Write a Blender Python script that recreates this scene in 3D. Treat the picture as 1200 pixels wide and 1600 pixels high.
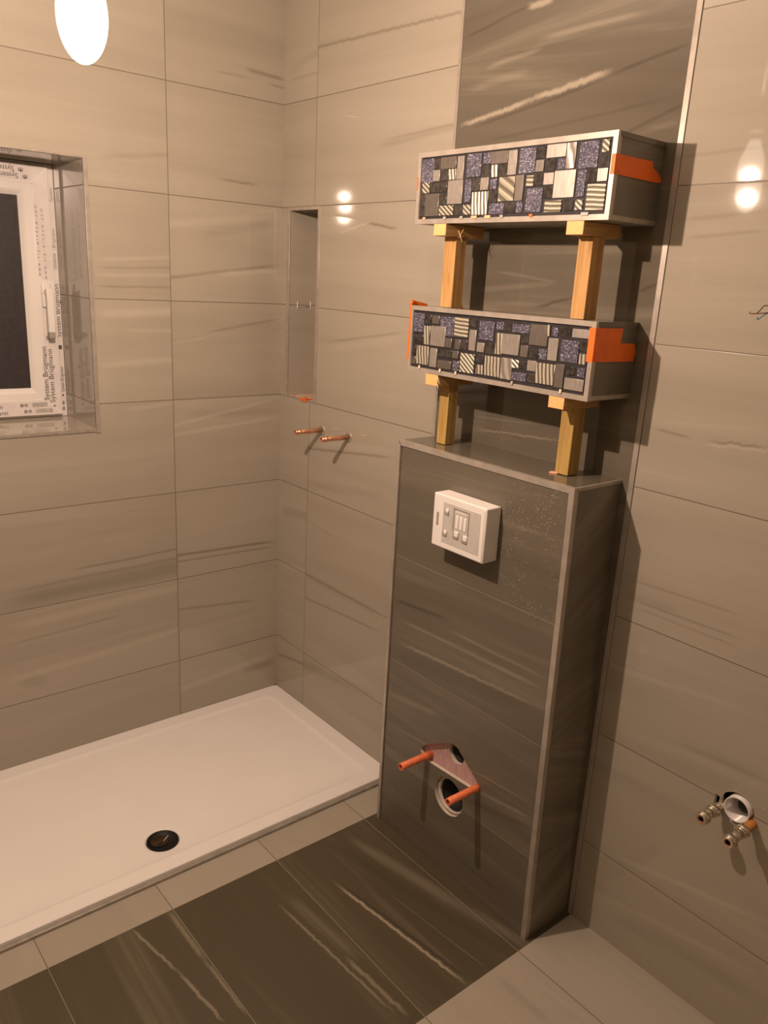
import bpy, bmesh, math, random
from mathutils import Vector, Matrix
random.seed(7)
PI = math.pi
for o in list(bpy.data.objects):
    bpy.data.objects.remove(o, do_unlink=True)
scn = bpy.context.scene
COL = scn.collection

# ------------------------------------------------------------------ camera
cam_d = bpy.data.cameras.new('camera'); cam = bpy.data.objects.new('camera', cam_d); COL.objects.link(cam)
R_, U_, F_ = Vector((0.63548829, 0.77024205, 0.05368258)), Vector((-0.25383148, 0.1427488, 0.95665687)), Vector((-0.72919423, 0.62157056, -0.28622687))
mw = Matrix((R_, U_, -F_)).transposed().to_4x4()
mw.translation = (2.36713, -1.48621, 1.52291)
cam.matrix_world = mw
cam_d.sensor_fit = 'VERTICAL'; cam_d.sensor_height = 36.0
cam_d.lens = 1256.98 / 1600 * 36
cam_d.shift_x = -11.18 / 1600; cam_d.shift_y = 13.52 / 1600
cam_d.clip_start = 0.01
scn.camera = cam
# ------------------------------------------------------------------ view and world
vs = scn.view_settings
vs.view_transform = 'Standard'; vs.look = 'None'; vs.gamma = 1.0; vs.use_curve_mapping = False
vs.exposure = 0.0
world = bpy.data.worlds.new('night'); scn.world = world; world.use_nodes = True
world.node_tree.nodes['Background'].inputs[0].default_value = (0.012, 0.013, 0.018, 1)
world.node_tree.nodes['Background'].inputs[1].default_value = 1.0
# the bare bulb is the only lamp in the room; its light is made with it below
BULB = Vector((1.027, -0.995, 1.849))
BULB_POWER = 66.0
BULB_COLOUR = (1.0, 0.725, 0.56)

STREAKS = {
'wall_a': [(0.3946, 0.6336, 0.7476, 0.6232, 0.0043, -0.7, 0), (0.396, 0.5731, 0.9429, 0.5599, 0.0299, -0.5, 0), (0.3953, 0.6023, 0.9404, 0.5914, 0.0064, -0.4, 0), (0.3979, 0.4982, 0.9494, 0.4784, 0.0172, 0.6, 0), (0.5653, 0.4442, 0.9537, 0.4239, 0.0043, -0.5, 0), (0.397, 0.5324, 0.947, 0.5084, 0.0064, 0.25, 0), (0.4007, 0.3825, 0.9596, 0.3504, 0.0088, 0.2, 0), (0.3925, 0.7174, 0.8626, 0.6913, 0.0169, 0.12, 0), (0.4017, 0.3425, 0.9632, 0.3049, 0.0132, 0.5, 0), (0.0019, 0.5971, 0.3838, 0.6115, 0.0057, -1, 0), (0.0016, 0.5775, 0.3843, 0.589, 0.0045, -0.8, 0), (0.0906, 0.3844, 0.3883, 0.4172, 0.0058, -0.6, 0), (0.0063, 0.1523, 0.3953, 0.1146, 0.0145, 0.5, 0), (0.0058, 0.1202, 0.1428, 0.1165, 0.0197, -0.5, 0), (-0.0054, 1.1179, 0.3845, 1.0451, 0.0065, 0.5, 0), (-0.0066, 1.0513, 0.3853, 1.0144, 0.0065, 0.6, 0), (-0.0062, 1.0692, 0.3621, 1.0743, 0.0131, -0.3, 0), (-0.0009, 1.3792, 0.2808, 1.3325, 0.0054, -0.5, 0), (0.281, 1.3167, 0.3783, 1.3014, 0.0042, 0.4, 0), (0.002, 1.5487, 0.3838, 1.4958, 0.0064, -0.7, 0), (0.0017, 1.5326, 0.2347, 1.5119, 0.0087, 0.5, 1), (0.3884, 1.5524, 0.6132, 1.5342, 0.0061, 0.5, 0), (0.3892, 1.5231, 0.6143, 1.5118, 0.0041, -0.4, 0), (0.3898, 1.5011, 0.6153, 1.4927, 0.0061, 0.5, 0), (0.3907, 1.466, 0.6169, 1.4613, 0.0041, -0.5, 0), (0.3926, 1.3949, 0.6209, 1.3836, 0.0143, 0.7, 0), (0.3941, 1.3379, 0.5478, 1.341, 0.0062, 0.4, 0), (0.3943, 1.2512, 0.6284, 1.237, 0.0102, 0.5, 0), (0.3935, 1.1166, 0.5382, 1.1048, 0.0083, 0.4, 0), (-0.0001, 2.0981, 0.1344, 2.1016, 0.0067, -0.8, 0), (-0.0006, 2.0733, 0.0455, 2.076, 0.0045, -0.6, 0), (0.1343, 2.0794, 0.2296, 2.0774, 0.0044, -0.4, 0), (0.3909, 1.8331, 0.5994, 1.8015, 0.0082, -0.3, 0), (0.0996, 1.7842, 0.2215, 1.7872, 0.0043, -0.6, 1), (0.0046, 1.7004, 0.39, 1.6457, 0.0129, 0.35, 0), (0.0235, 1.6755, 0.2979, 1.6258, 0.0194, -0.35, 0)],
'wall_b': [(0.1876, 2.1584, 0.7628, 2.1404, 0.0049, -0.6, 1), (0.4779, 1.8718, 0.7745, 1.8918, 0.0111, -0.4, 0), (0.5046, 1.8856, 0.7829, 1.8982, 0.0037, -0.4, 0), (0.0178, 2.1169, 0.1622, 2.1424, 0.0155, -0.3, 0), (0.0295, 2.0925, 0.1646, 2.0917, 0.0066, -0.4, 0), (0.3127, 1.648, 0.4498, 1.6745, 0.0049, 0.6, 1), (0.4499, 1.6728, 0.5786, 1.6578, 0.0047, -0.7, 1), (0.264, 1.3254, 0.6567, 1.3902, 0.0048, -0.5, 0), (0.2301, 1.3025, 0.6586, 1.3697, 0.0155, 0.3, 0), (0.1907, 0.9733, 0.6331, 1.03, 0.005, -0.6, 1), (0.1897, 0.9969, 0.6315, 1.0485, 0.014, 0.3, 0), (0.1961, 0.852, 0.6287, 0.9118, 0.0182, -0.25, 0), (0.1823, 0.7249, 0.3693, 0.7026, 0.0043, -0.4, 0), (0.1907, 0.5296, 0.6154, 0.523, 0.0169, -0.35, 0), (0.1945, 0.44, 0.6197, 0.4707, 0.0053, -0.5, 1), (0.1851, 0.1759, 0.6375, 0.2519, 0.0199, -0.3, 0), (0.0196, 0.7176, 0.1819, 0.7362, 0.0202, -0.5, 0), (0.0121, 0.5143, 0.1825, 0.5341, 0.0138, 0.35, 0), (-0.001, 0.1502, 0.1642, 0.1773, 0.0073, -0.7, 0)],
'strip': [(0.7972, 1.8911, 1.0316, 1.9232, 0.0067, 1, 1), (1.0131, 1.9215, 1.2339, 1.9524, 0.0071, 1, 1), (0.836, 1.8804, 1.2356, 1.9418, 0.004, -0.6, 0), (1.2349, 1.9465, 1.403, 1.9739, 0.0045, -0.7, 0), (0.7912, 2.0817, 1.0054, 2.1147, 0.0043, -0.6, 0), (0.993, 2.1121, 1.0539, 2.1115, 0.0083, 1, 1), (1.0334, 2.0424, 1.2976, 2.0455, 0.0063, 0.45, 0), (0.8741, 2.0062, 1.0451, 2.0233, 0.0067, 0.4, 0), (0.8259, 1.9678, 1.0142, 1.9828, 0.0101, 0.25, 0), (0.8509, 1.8453, 1.3942, 1.8867, 0.0047, -0.35, 0), (1.2441, 1.8188, 1.4168, 1.8732, 0.0051, -0.5, 0), (1.2606, 1.8138, 1.4148, 1.8459, 0.0088, 0.2, 0), (0.9714, 1.5551, 1.1498, 1.5394, 0.0047, 0.25, 0), (1.1017, 1.4809, 1.1993, 1.5085, 0.0038, -0.6, 1), (0.9415, 1.1693, 1.2191, 1.1873, 0.0032, 0.4, 1), (0.9264, 1.1999, 1.1578, 1.2157, 0.0024, 0.3, 0), (0.8792, 1.5066, 1.1679, 1.54, 0.008, 0.25, 0), (1.3686, 1.5283, 1.4173, 1.5489, 0.0042, -0.5, 0)],
'front': [(0.8453, 0.6989, 1.0541, 0.7187, 0.0059, -0.6, 1), (0.8387, 0.6498, 1.3896, 0.667, 0.0064, 0.4, 0), (0.8661, 0.5845, 1.3707, 0.6181, 0.0057, 0.5, 1), (1.0572, 0.6903, 1.3767, 0.6943, 0.0046, 0.35, 0), (0.828, 0.5461, 1.3798, 0.6063, 0.0229, -0.3, 0), (0.8359, 0.4153, 1.0592, 0.4471, 0.0106, 0.35, 0), (0.8378, 0.323, 1.3933, 0.3725, 0.0034, 0.4, 0), (1.2036, 0.3073, 1.3695, 0.3318, 0.005, 0.4, 0), (1.1281, 0.2558, 1.3831, 0.3047, 0.0085, -0.4, 0), (0.8365, 0.0857, 1.3737, 0.072, 0.0074, -0.35, 0), (0.8292, 0.7618, 1.3808, 0.7921, 0.0079, -0.2, 0), (0.8272, 0.9406, 1.3834, 0.9561, 0.0092, -0.15, 0)],
'wall_c': [(1.4129, 1.779, 1.5882, 1.7844, 0.0042, -0.3, 0), (1.4525, 1.6312, 1.6152, 1.6438, 0.0041, -0.4, 0), (1.4466, 1.6651, 1.609, 1.6761, 0.0055, -0.3, 0), (1.4597, 1.256, 1.5262, 1.2519, 0.0035, -0.6, 0), (1.5746, 1.253, 1.6824, 1.2621, 0.0033, -0.5, 1), (1.5691, 1.2456, 1.6894, 1.2574, 0.004, 0.4, 1), (1.4423, 1.2691, 1.6823, 1.2946, 0.0068, 0.2, 0), (1.4443, 0.9217, 1.701, 0.9294, 0.0036, -0.45, 0), (1.4513, 0.8787, 1.7101, 0.8808, 0.0036, -0.5, 0), (1.4537, 0.8643, 1.7138, 0.8615, 0.0029, -0.4, 0), (1.4418, 0.8861, 1.5676, 0.8904, 0.0102, -0.3, 0), (1.428, 0.7049, 1.737, 0.7375, 0.0074, 0.3, 0), (1.4421, 0.5593, 1.8155, 0.6015, 0.0137, 0.25, 0), (1.6176, 0.6027, 1.8129, 0.6147, 0.0074, -0.3, 0), (1.4838, 0.235, 1.8702, 0.3167, 0.0082, 0.35, 1), (1.4566, 0.1036, 1.894, 0.1928, 0.0102, 0.25, 0), (1.5173, 0.0809, 1.8912, 0.1369, 0.0206, -0.25, 0)],
'floor_dark': [(0.9688, 0.4235, 1.415, 0.3666, 0.0046, 1, 1), (0.9573, 0.4153, 1.4077, 0.3532, 0.0044, -0.7, 1), (0.9346, 0.5824, 1.3771, 0.5474, 0.0043, 0.5, 1), (1.1842, 0.5427, 1.3973, 0.5282, 0.0067, 0.5, 1), (0.8168, 0.9056, 0.997, 0.8713, 0.0044, 0.55, 1), (0.997, 0.8713, 1.1713, 0.851, 0.005, 0.6, 1), (0.81, 0.8113, 0.9988, 0.8089, 0.0071, 0.4, 1), (0.9988, 0.8089, 1.181, 0.8044, 0.005, 0.45, 1), (0.8164, 0.2941, 1.4802, 0.1579, 0.0222, 0.35, 0), (0.8026, 0.3513, 1.4676, 0.2122, 0.0165, -0.35, 0), (1.0689, 0.3332, 1.4236, 0.2959, 0.0027, 0.4, 0), (0.9731, 0.3442, 1.4272, 0.3209, 0.0214, -0.15, 0), (0.9415, 0.5467, 1.2094, 0.5242, 0.0176, 0.2, 0), (0.8853, 0.7681, 1.2295, 0.7783, 0.0203, -0.12, 0)],
'floor_light': [(1.4645, 0.115, 1.7457, 0.0889, 0.0157, 0.2, 0), (1.4449, 0.2971, 1.5926, 0.2933, 0.0134, -0.3, 0), (1.4894, 0.2372, 1.6518, 0.2143, 0.0085, 0.3, 0)],
}
MOSAIC_UP = [('G', 0.842, 0.8839, 1.7426, 1.794), ('D', 0.8824, 0.9063, 1.7696, 1.7924), ('M', 0.9055, 0.9569, 1.7681, 1.7941), ('B', 0.9592, 0.9816, 1.7439, 1.7932), ('B', 0.8812, 0.9054, 1.7438, 1.7688), ('D', 0.9063, 0.9336, 1.7442, 1.7696), ('V', 0.9328, 0.9578, 1.7445, 1.768), ('X', 0.8469, 0.8716, 1.7191, 1.744), ('D', 0.8729, 0.931, 1.7201, 1.7427), ('B', 0.9336, 0.9823, 1.6932, 1.7442), ('M', 0.8587, 0.9071, 1.6689, 1.7185), ('D', 0.8399, 0.8579, 1.6695, 1.7192), ('D', 0.9062, 0.9321, 1.693, 1.7189), ('X', 0.909, 0.9567, 1.6697, 1.6919), ('D', 0.9584, 0.985, 1.6691, 1.6922), ('G', 0.9892, 1.0339, 1.747, 1.7948), ('G', 0.9883, 1.0089, 1.6951, 1.744), ('G', 1.0394, 1.0618, 1.7707, 1.7939), ('D', 1.0359, 1.0629, 1.7433, 1.7703), ('D', 1.0097, 1.0341, 1.718, 1.7455), ('M', 1.0614, 1.1119, 1.7685, 1.7943), ('V', 1.0645, 1.0848, 1.7428, 1.7685), ('D', 1.0845, 1.1152, 1.7426, 1.7693), ('B', 1.1117, 1.1373, 1.7445, 1.7935), ('B', 1.0351, 1.0606, 1.7186, 1.7448), ('G', 1.0648, 1.0846, 1.7191, 1.7411), ('V', 1.013, 1.0626, 1.6685, 1.7168), ('X', 0.9876, 1.0126, 1.6696, 1.6913), ('Y', 1.0909, 1.1365, 1.6941, 1.7429), ('D', 1.0645, 1.088, 1.6925, 1.7178), ('G', 1.0676, 1.111, 1.6685, 1.6921), ('D', 1.1125, 1.1426, 1.6699, 1.6928), ('M', 1.1373, 1.1616, 1.6932, 1.7445), ('G', 1.1441, 1.1632, 1.6705, 1.6928), ('H', 1.1667, 1.1868, 1.7197, 1.7419), ('G', 1.1424, 1.1867, 1.7458, 1.7948), ('D', 1.1865, 1.2126, 1.7708, 1.7943), ('M', 1.1879, 1.2111, 1.7464, 1.7696), ('B', 1.2136, 1.264, 1.7702, 1.797), ('D', 1.2146, 1.2398, 1.7457, 1.7707), ('G', 1.245, 1.2642, 1.7472, 1.7686), ('C', 1.2642, 1.288, 1.7476, 1.7958), ('D', 1.1877, 1.2147, 1.7204, 1.7447), ('B', 1.2128, 1.2393, 1.7209, 1.7443), ('B', 1.2396, 1.2932, 1.6952, 1.7467), ('G', 1.17, 1.2139, 1.6703, 1.7174), ('D', 1.2149, 1.2402, 1.6956, 1.7194), ('H', 1.2214, 1.2655, 1.6691, 1.6922), ('D', 1.2688, 1.293, 1.6703, 1.6926), ('G', 1.2951, 1.3408, 1.7463, 1.7942), ('X', 1.3474, 1.3646, 1.7713, 1.7945), ('D', 1.3469, 1.3688, 1.7446, 1.7699), ('G', 1.2967, 1.3175, 1.6957, 1.7443), ('D', 1.3162, 1.3424, 1.7201, 1.7459), ('M', 1.3429, 1.3678, 1.7207, 1.7453), ('H', 1.3234, 1.3672, 1.6704, 1.7182), ('X', 1.2982, 1.3168, 1.6717, 1.6916)]
MOSAIC_LOW = [('G', 0.8233, 0.8714, 1.4046, 1.4498), ('D', 0.8212, 0.8471, 1.3775, 1.3983), ('D', 0.8467, 0.8725, 1.3765, 1.4004), ('D', 0.8736, 0.8972, 1.4259, 1.4498), ('M', 0.8998, 0.9259, 1.4276, 1.4483), ('G', 0.9276, 0.977, 1.4028, 1.448), ('V', 0.873, 0.8957, 1.3765, 1.4219), ('B', 0.8974, 0.9503, 1.3763, 1.4238), ('M', 0.951, 0.9737, 1.3764, 1.3989), ('H', 0.978, 1.025, 1.4039, 1.4493), ('D', 1.027, 1.0512, 1.4293, 1.4506), ('M', 0.9835, 1.0029, 1.3751, 1.3992), ('D', 1.003, 1.0252, 1.3762, 1.4009), ('B', 1.0285, 1.0516, 1.3772, 1.4245), ('G', 1.0592, 1.105, 1.4049, 1.4468), ('G', 1.1106, 1.1333, 1.4298, 1.4485), ('B', 1.0563, 1.0804, 1.3766, 1.3985), ('D', 1.0823, 1.1129, 1.3749, 1.4009), ('D', 1.1324, 1.1533, 1.4295, 1.4471), ('V', 1.1122, 1.1332, 1.377, 1.4242), ('D', 0.8254, 0.8481, 1.35, 1.3722), ('M', 0.8261, 0.8503, 1.3259, 1.3456), ('V', 0.8509, 0.8956, 1.3276, 1.3734), ('B', 0.8994, 0.9253, 1.3255, 1.3715), ('D', 0.9269, 0.9746, 1.3534, 1.3719), ('M', 0.928, 0.9761, 1.326, 1.3463), ('M', 0.9772, 0.9992, 1.3539, 1.3726), ('G', 0.9797, 1.0023, 1.3259, 1.3497), ('X', 1.0049, 1.0518, 1.3255, 1.3701), ('D', 1.0564, 1.0803, 1.3534, 1.3732), ('V', 1.0592, 1.0821, 1.3271, 1.349), ('V', 1.0838, 1.1326, 1.3272, 1.3719), ('C', 1.1337, 1.1681, 1.3257, 1.3731), ('B', 1.1323, 1.1832, 1.3799, 1.4246), ('G', 1.1586, 1.2076, 1.4283, 1.4478), ('M', 1.2084, 1.259, 1.4064, 1.4505), ('V', 1.255, 1.2632, 1.428, 1.4521), ('G', 1.2675, 1.2845, 1.4293, 1.4485), ('D', 1.185, 1.2078, 1.4082, 1.4251), ('M', 1.1865, 1.2092, 1.3788, 1.4043), ('D', 1.2116, 1.237, 1.3789, 1.399), ('G', 1.2376, 1.2599, 1.3789, 1.4015), ('B', 1.2611, 1.2881, 1.3797, 1.4262), ('D', 1.2882, 1.316, 1.4298, 1.4528), ('B', 1.3199, 1.363, 1.4312, 1.4498), ('G', 1.2945, 1.3404, 1.3808, 1.4252), ('D', 1.3403, 1.3625, 1.4056, 1.4266), ('V', 1.344, 1.3626, 1.3802, 1.4019), ('X', 1.1645, 1.1867, 1.3532, 1.3722), ('D', 1.1861, 1.2088, 1.3534, 1.3715), ('B', 1.2097, 1.2356, 1.3521, 1.375), ('G', 1.1652, 1.211, 1.327, 1.3458), ('D', 1.2121, 1.2365, 1.3273, 1.348), ('V', 1.2353, 1.2869, 1.3291, 1.373), ('M', 1.2863, 1.3112, 1.3267, 1.3758), ('D', 1.3137, 1.3372, 1.3559, 1.3742), ('G', 1.3436, 1.3624, 1.3545, 1.3745), ('B', 1.3135, 1.3633, 1.3264, 1.3512)]
# ------------------------------------------------------------------ materials
class NB:
    """small helper that writes shader nodes"""
    def __init__(s, name):
        s.m = bpy.data.materials.new(name); s.m.use_nodes = True
        s.t = s.m.node_tree; s.t.nodes.clear()
        s.out = s.t.nodes.new('ShaderNodeOutputMaterial')
    def n(s, kind, **kw):
        nd = s.t.nodes.new(kind)
        for k, v in kw.items(): setattr(nd, k, v)
        return nd
    def put(s, sock, v):
        if isinstance(v, bpy.types.NodeSocket): s.t.links.new(v, sock)
        elif v is not None: sock.default_value = v
    def math(s, op, a, b=None, c=None, clamp=False):
        nd = s.n('ShaderNodeMath', operation=op, use_clamp=clamp)
        s.put(nd.inputs[0], a)
        if b is not None: s.put(nd.inputs[1], b)
        if c is not None: s.put(nd.inputs[2], c)
        return nd.outputs[0]
    def rng(s, v, a, b, c, d, smooth=True):
        nd = s.n('ShaderNodeMapRange', interpolation_type='SMOOTHSTEP' if smooth else 'LINEAR')
        for i, x in enumerate((v, a, b, c, d)): s.put(nd.inputs[i], x)
        return nd.outputs[0]
    def mix(s, f, a, b):
        nd = s.n('ShaderNodeMix', data_type='RGBA')
        s.put(nd.inputs[0], f)
        s.put(nd.inputs[6], (*a, 1) if isinstance(a, tuple) else a)
        s.put(nd.inputs[7], (*b, 1) if isinstance(b, tuple) else b)
        return nd.outputs[2]
    def xyz(s, x, y, z):
        nd = s.n('ShaderNodeCombineXYZ')
        for i, v in enumerate((x, y, z)): s.put(nd.inputs[i], v)
        return nd.outputs[0]
    def noise(s, vec, scale, detail=3, dist=0.0, rough=0.55):
        nd = s.n('ShaderNodeTexNoise')
        s.put(nd.inputs['Vector'], vec); nd.inputs['Scale'].default_value = scale
        nd.inputs['Detail'].default_value = detail; nd.inputs['Distortion'].default_value = dist
        nd.inputs['Roughness'].default_value = rough
        return nd.outputs[0]
    def bump(s, h, strength, dist=0.001, normal=None):
        nd = s.n('ShaderNodeBump'); nd.inputs['Strength'].default_value = strength
        nd.inputs['Distance'].default_value = dist; s.put(nd.inputs['Height'], h)
        if normal is not None: s.put(nd.inputs['Normal'], normal)
        return nd.outputs[0]
    def bsdf(s, color, rough=0.5, metal=0.0, normal=None, spec=0.5, **kw):
        nd = s.n('ShaderNodeBsdfPrincipled')
        s.put(nd.inputs['Base Color'], (*color, 1) if isinstance(color, tuple) else color)
        s.put(nd.inputs['Roughness'], rough); s.put(nd.inputs['Metallic'], metal)
        nd.inputs['Specular IOR Level'].default_value = spec
        if normal is not None: s.put(nd.inputs['Normal'], normal)
        for k, v in kw.items(): s.put(nd.inputs[k], v)
        s.t.links.new(nd.outputs[0], s.out.inputs[0])
        return nd

def pos_axes(b):
    g = b.n('ShaderNodeNewGeometry'); sp = b.n('ShaderNodeSeparateXYZ')
    b.t.links.new(g.outputs['Position'], sp.inputs[0])
    x, y, z = sp.outputs
    return x, y, z, g

LIGHT_STONE = dict(base=(0.405, 0.366, 0.297), hi=(0.507, 0.468, 0.387), lo=(0.231, 0.201, 0.153), contrast=0.28)
DARK_STONE = dict(base=(0.149, 0.130, 0.099), hi=(0.377, 0.334, 0.258), lo=(0.082, 0.070, 0.050), contrast=0.40)
FLOOR_STONE = dict(base=(0.090, 0.074, 0.045), hi=(0.34, 0.30, 0.22), lo=(0.056, 0.046, 0.028), contrast=0.42)

def stone(name, axes, u0, v0, pal, streaks=(), rough=0.15, w=0.6, h=0.3, joint='both', tilt=0.0, seed=0.0,
          grout=(0.17, 0.145, 0.11), drops=False, gw=0.0011, slant=0.05, spec=0.5, vary=1.0):
    """large sandstone-look porcelain tile with layered streaks; axes picks the wall's along and up directions"""
    b = NB(name)
    x, y, z, g = pos_axes(b)
    pick = {'x': x, 'y': y, 'z': z}
    def ax(a): return b.math('MULTIPLY', pick[a[1]], -1.0) if a[0] == '-' else pick[a]
    u, v = ax(axes[0]), ax(axes[1])
    iu = b.math('FLOOR', b.math('DIVIDE', b.math('SUBTRACT', u, u0), w))
    iv = b.math('FLOOR', b.math('DIVIDE', b.math('SUBTRACT', v, v0), h))
    wn = b.n('ShaderNodeTexWhiteNoise', noise_dimensions='3D')
    b.put(wn.inputs['Vector'], b.xyz(iu, iv, seed))
    r = wn.outputs['Value']
    rc = b.n('ShaderNodeSeparateColor'); b.t.links.new(wn.outputs['Color'], rc.inputs[0])
    r2 = rc.outputs[1]
    sl = b.math('MULTIPLY', b.math('SUBTRACT', r2, 0.5), slant * 2)
    vv = b.math('MULTIPLY_ADD', u, sl, v)
    off = b.math('MULTIPLY', r, 37.0)
    v1 = b.xyz(b.math('MULTIPLY_ADD', u, 0.9, off), b.math('MULTIPLY', vv, 13.0), off)
    n1 = b.noise(v1, 1.0, 4, 0.35)
    v2 = b.xyz(b.math('MULTIPLY_ADD', u, 2.0, off), b.math('MULTIPLY', vv, 75.0), off)
    n2 = b.noise(v2, 1.0, 4, 0.5)
    grain = b.noise(b.xyz(u, v, 0.0), 420, 2)
    jag = b.math('SUBTRACT', b.noise(b.xyz(b.math('MULTIPLY', u, 48.0), b.math('MULTIPLY', v, 5.0), 0.0), 1.0, 8, 0.0, 0.75), 0.5)
    soft = b.math('SUBTRACT', b.noise(b.xyz(b.math('MULTIPLY', u, 5.0), b.math('MULTIPLY', v, 3.0), 2.0), 1.0, 2), 0.5)
    band = b.math('MULTIPLY', b.math('SUBTRACT', n1, 0.5), 2.2 * vary)
    fine = b.math('MULTIPLY', b.math('SUBTRACT', n2, 0.5), 0.9 * vary)
    gate = b.rng(n1, 0.42, 0.68, 0.15, 1.2)
    total = b.math('MULTIPLY_ADD', fine, gate, b.math('MULTIPLY', band, 0.9))
    total = b.math('MULTIPLY', total, pal['contrast'] * 1.5)
    total = b.math('ADD', total, b.math('MULTIPLY', b.math('SUBTRACT', grain, 0.5), 0.35))
    total = b.math('ADD', total, b.math('MULTIPLY', b.math('SUBTRACT', r, 0.5), 0.18))
    for (a0, b0, a1, b1, wd, amp, jg) in streaks:
        k = (b1 - b0) / (a1 - a0)
        line = b.math('MULTIPLY_ADD', u, k, b0 - k * a0)
        line = b.math('MULTIPLY_ADD', jag if jg else soft, 0.020 if jg else 0.008, line)
        d = b.math('ABSOLUTE', b.math('SUBTRACT', v, line))
        core = b.rng(d, wd * 1.35, wd * 0.1, 0.0, amp * (1.15 if jg else 0.85))
        def end(e_, inner):          # run up to a tile edge crisply, otherwise fade out slowly
            near = joint == 'both' and abs((e_ - u0) / w - round((e_ - u0) / w)) * w < 0.02
            if near: e_ = u0 + round((e_ - u0) / w) * w
            f_ = 0.001 if near else 0.42 * (a1 - a0) / 2
            return b.rng(u, e_ if near else e_ - inner * 0.015, e_ + inner * f_, 0.0, 1.0)
        win = b.math('MULTIPLY', end(a0, 1), end(a1, -1))
        total = b.math('MULTIPLY_ADD', core, win, total)
    up = b.math('MULTIPLY', total, 1.0, clamp=True)
    dn = b.math('MULTIPLY', total, -1.0, clamp=True)
    col = b.mix(up, pal['base'], pal['hi'])
    col = b.mix(dn, col, pal['lo'])
    du = b.math('PINGPONG', b.math('SUBTRACT', u, u0), w / 2)
    dv = b.math('PINGPONG', b.math('SUBTRACT', v, v0), h / 2)
    if joint == 'both': d = b.math('MINIMUM', du, dv)
    elif joint == 'v': d = dv
    else: d = None
    nrm = None
    if tilt:
        par = b.math('MULTIPLY_ADD', b.math('FLOORED_MODULO', iv, 2.0), -2 * tilt, tilt)
        va = b.n('ShaderNodeVectorMath', operation='ADD')
        b.t.links.new(g.outputs['Normal'], va.inputs[0]); b.put(va.inputs[1], b.xyz(0.0, 0.0, par))
        vn = b.n('ShaderNodeVectorMath', operation='NORMALIZE'); b.t.links.new(va.outputs[0], vn.inputs[0])
        nrm = vn.outputs[0]
    rr = b.math('MULTIPLY_ADD', grain, 0.02, rough)
    if d is not None:
        gm = b.rng(d, gw * 1.3, gw * 0.7, 0.0, 1.0)
        col = b.mix(gm, col, grout)
        rr = b.math('MULTIPLY_ADD', gm, 0.5, rr)
        nrm = b.bump(b.rng(d, 0.0, gw * 2, 0.0, 1.0), 0.5, 0.0007, nrm)
    if drops:
        # a dusting of pale specks near one corner of the boxing
        vo = b.n('ShaderNodeTexVoronoi'); vo.inputs['Scale'].default_value = 190
        b.put(vo.inputs['Vector'], b.xyz(u, v, 0.0))
        dot = b.rng(vo.outputs['Distance'], 0.30, 0.16, 0.0, 1.0)
        zone = b.rng(b.noise(b.xyz(u, v, 3.0), 14, 3), 0.43, 0.56, 0.0, 1.0)
        z1 = b.rng(v, drops[1], drops[1] + 0.08, 0.0, 1.0); z2 = b.rng(u, drops[0], drops[0] + 0.1, 0.0, 1.0)
        dm = b.math('MULTIPLY', b.math('MULTIPLY', dot, zone), b.math('MULTIPLY', z1, z2))
        rc2 = b.n('ShaderNodeSeparateColor'); b.t.links.new(vo.outputs['Color'], rc2.inputs[0])
        dm = b.math('MULTIPLY', dm, b.rng(rc2.outputs[0], 0.3, 0.5, 0.0, 0.8))
        col = b.mix(dm, col, (0.42, 0.39, 0.33))
    b.bsdf(col, rr, 0.0, nrm, spec)
    return b.m

def plain(name, color, rough=0.5, metal=0.0, nscale=60, namp=0.12, bump=0.0, stretch=(1, 1, 1), spec=0.5, **kw):
    b = NB(name)
    tc = b.n('ShaderNodeTexCoord'); mp = b.n('ShaderNodeMapping'); mp.inputs['Scale'].default_value = stretch
    b.t.links.new(tc.outputs['Object'], mp.inputs[0])
    n = b.noise(mp.outputs[0], nscale, 4)
    f = b.rng(n, 0.3, 0.7, 0.0, 1.0)
    lo = tuple(c * (1 - namp) for c in color); hi = tuple(min(1, c * (1 + namp)) for c in color)
    c = b.mix(f, lo, hi)
    b.bsdf(c, rough, metal, b.bump(n, bump, 0.002) if bump else None, spec, **kw)
    return b.m

def wood(name, light, dark, axis, rough=0.65):
    b = NB(name)
    tc = b.n('ShaderNodeTexCoord'); mp = b.n('ShaderNodeMapping')
    s = [55, 55, 55]; s['xyz'.index(axis)] = 4
    mp.inputs['Scale'].default_value = s
    b.t.links.new(tc.outputs['Object'], mp.inputs[0])
    n = b.noise(mp.outputs[0], 1.0, 5, 1.2); n2 = b.noise(mp.outputs[0], 4.0, 3, 0.3)
    f = b.rng(n, 0.3, 0.72, 0.0, 1.0)
    c = b.mix(f, dark, light)
    c = b.mix(b.rng(n2, 0.55, 0.75, 0.0, 0.45), c, tuple(q * 0.5 for q in dark))
    b.bsdf(c, rough, 0.0, b.bump(n2, 0.3, 0.002), 0.3)
    return b.m

def ribbed(name, c1, c2, freq, direction, rough=0.36, metal=0.3, dist=1.0):
    """cast metal mosaic piece with raised wavy ribs"""
    b = NB(name)
    x, y, z, g = pos_axes(b)
    a, c = direction
    ph = b.math('ADD', b.math('MULTIPLY', x, a * freq), b.math('MULTIPLY', z, c * freq))
    ph = b.math('MULTIPLY_ADD', b.math('SUBTRACT', b.noise(b.xyz(x, y, z), 30, 2), 0.5), dist * 3.0, ph)
    sn = b.math('MULTIPLY_ADD', b.math('SINE', ph), 0.5, 0.5)
    col = b.mix(b.rng(sn, 0.25, 0.65, 0.0, 1.0), c2, c1)
    b.bsdf(col, rough, metal, b.bump(sn, 0.9, 0.0015), 0.5)
    return b.m

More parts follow.
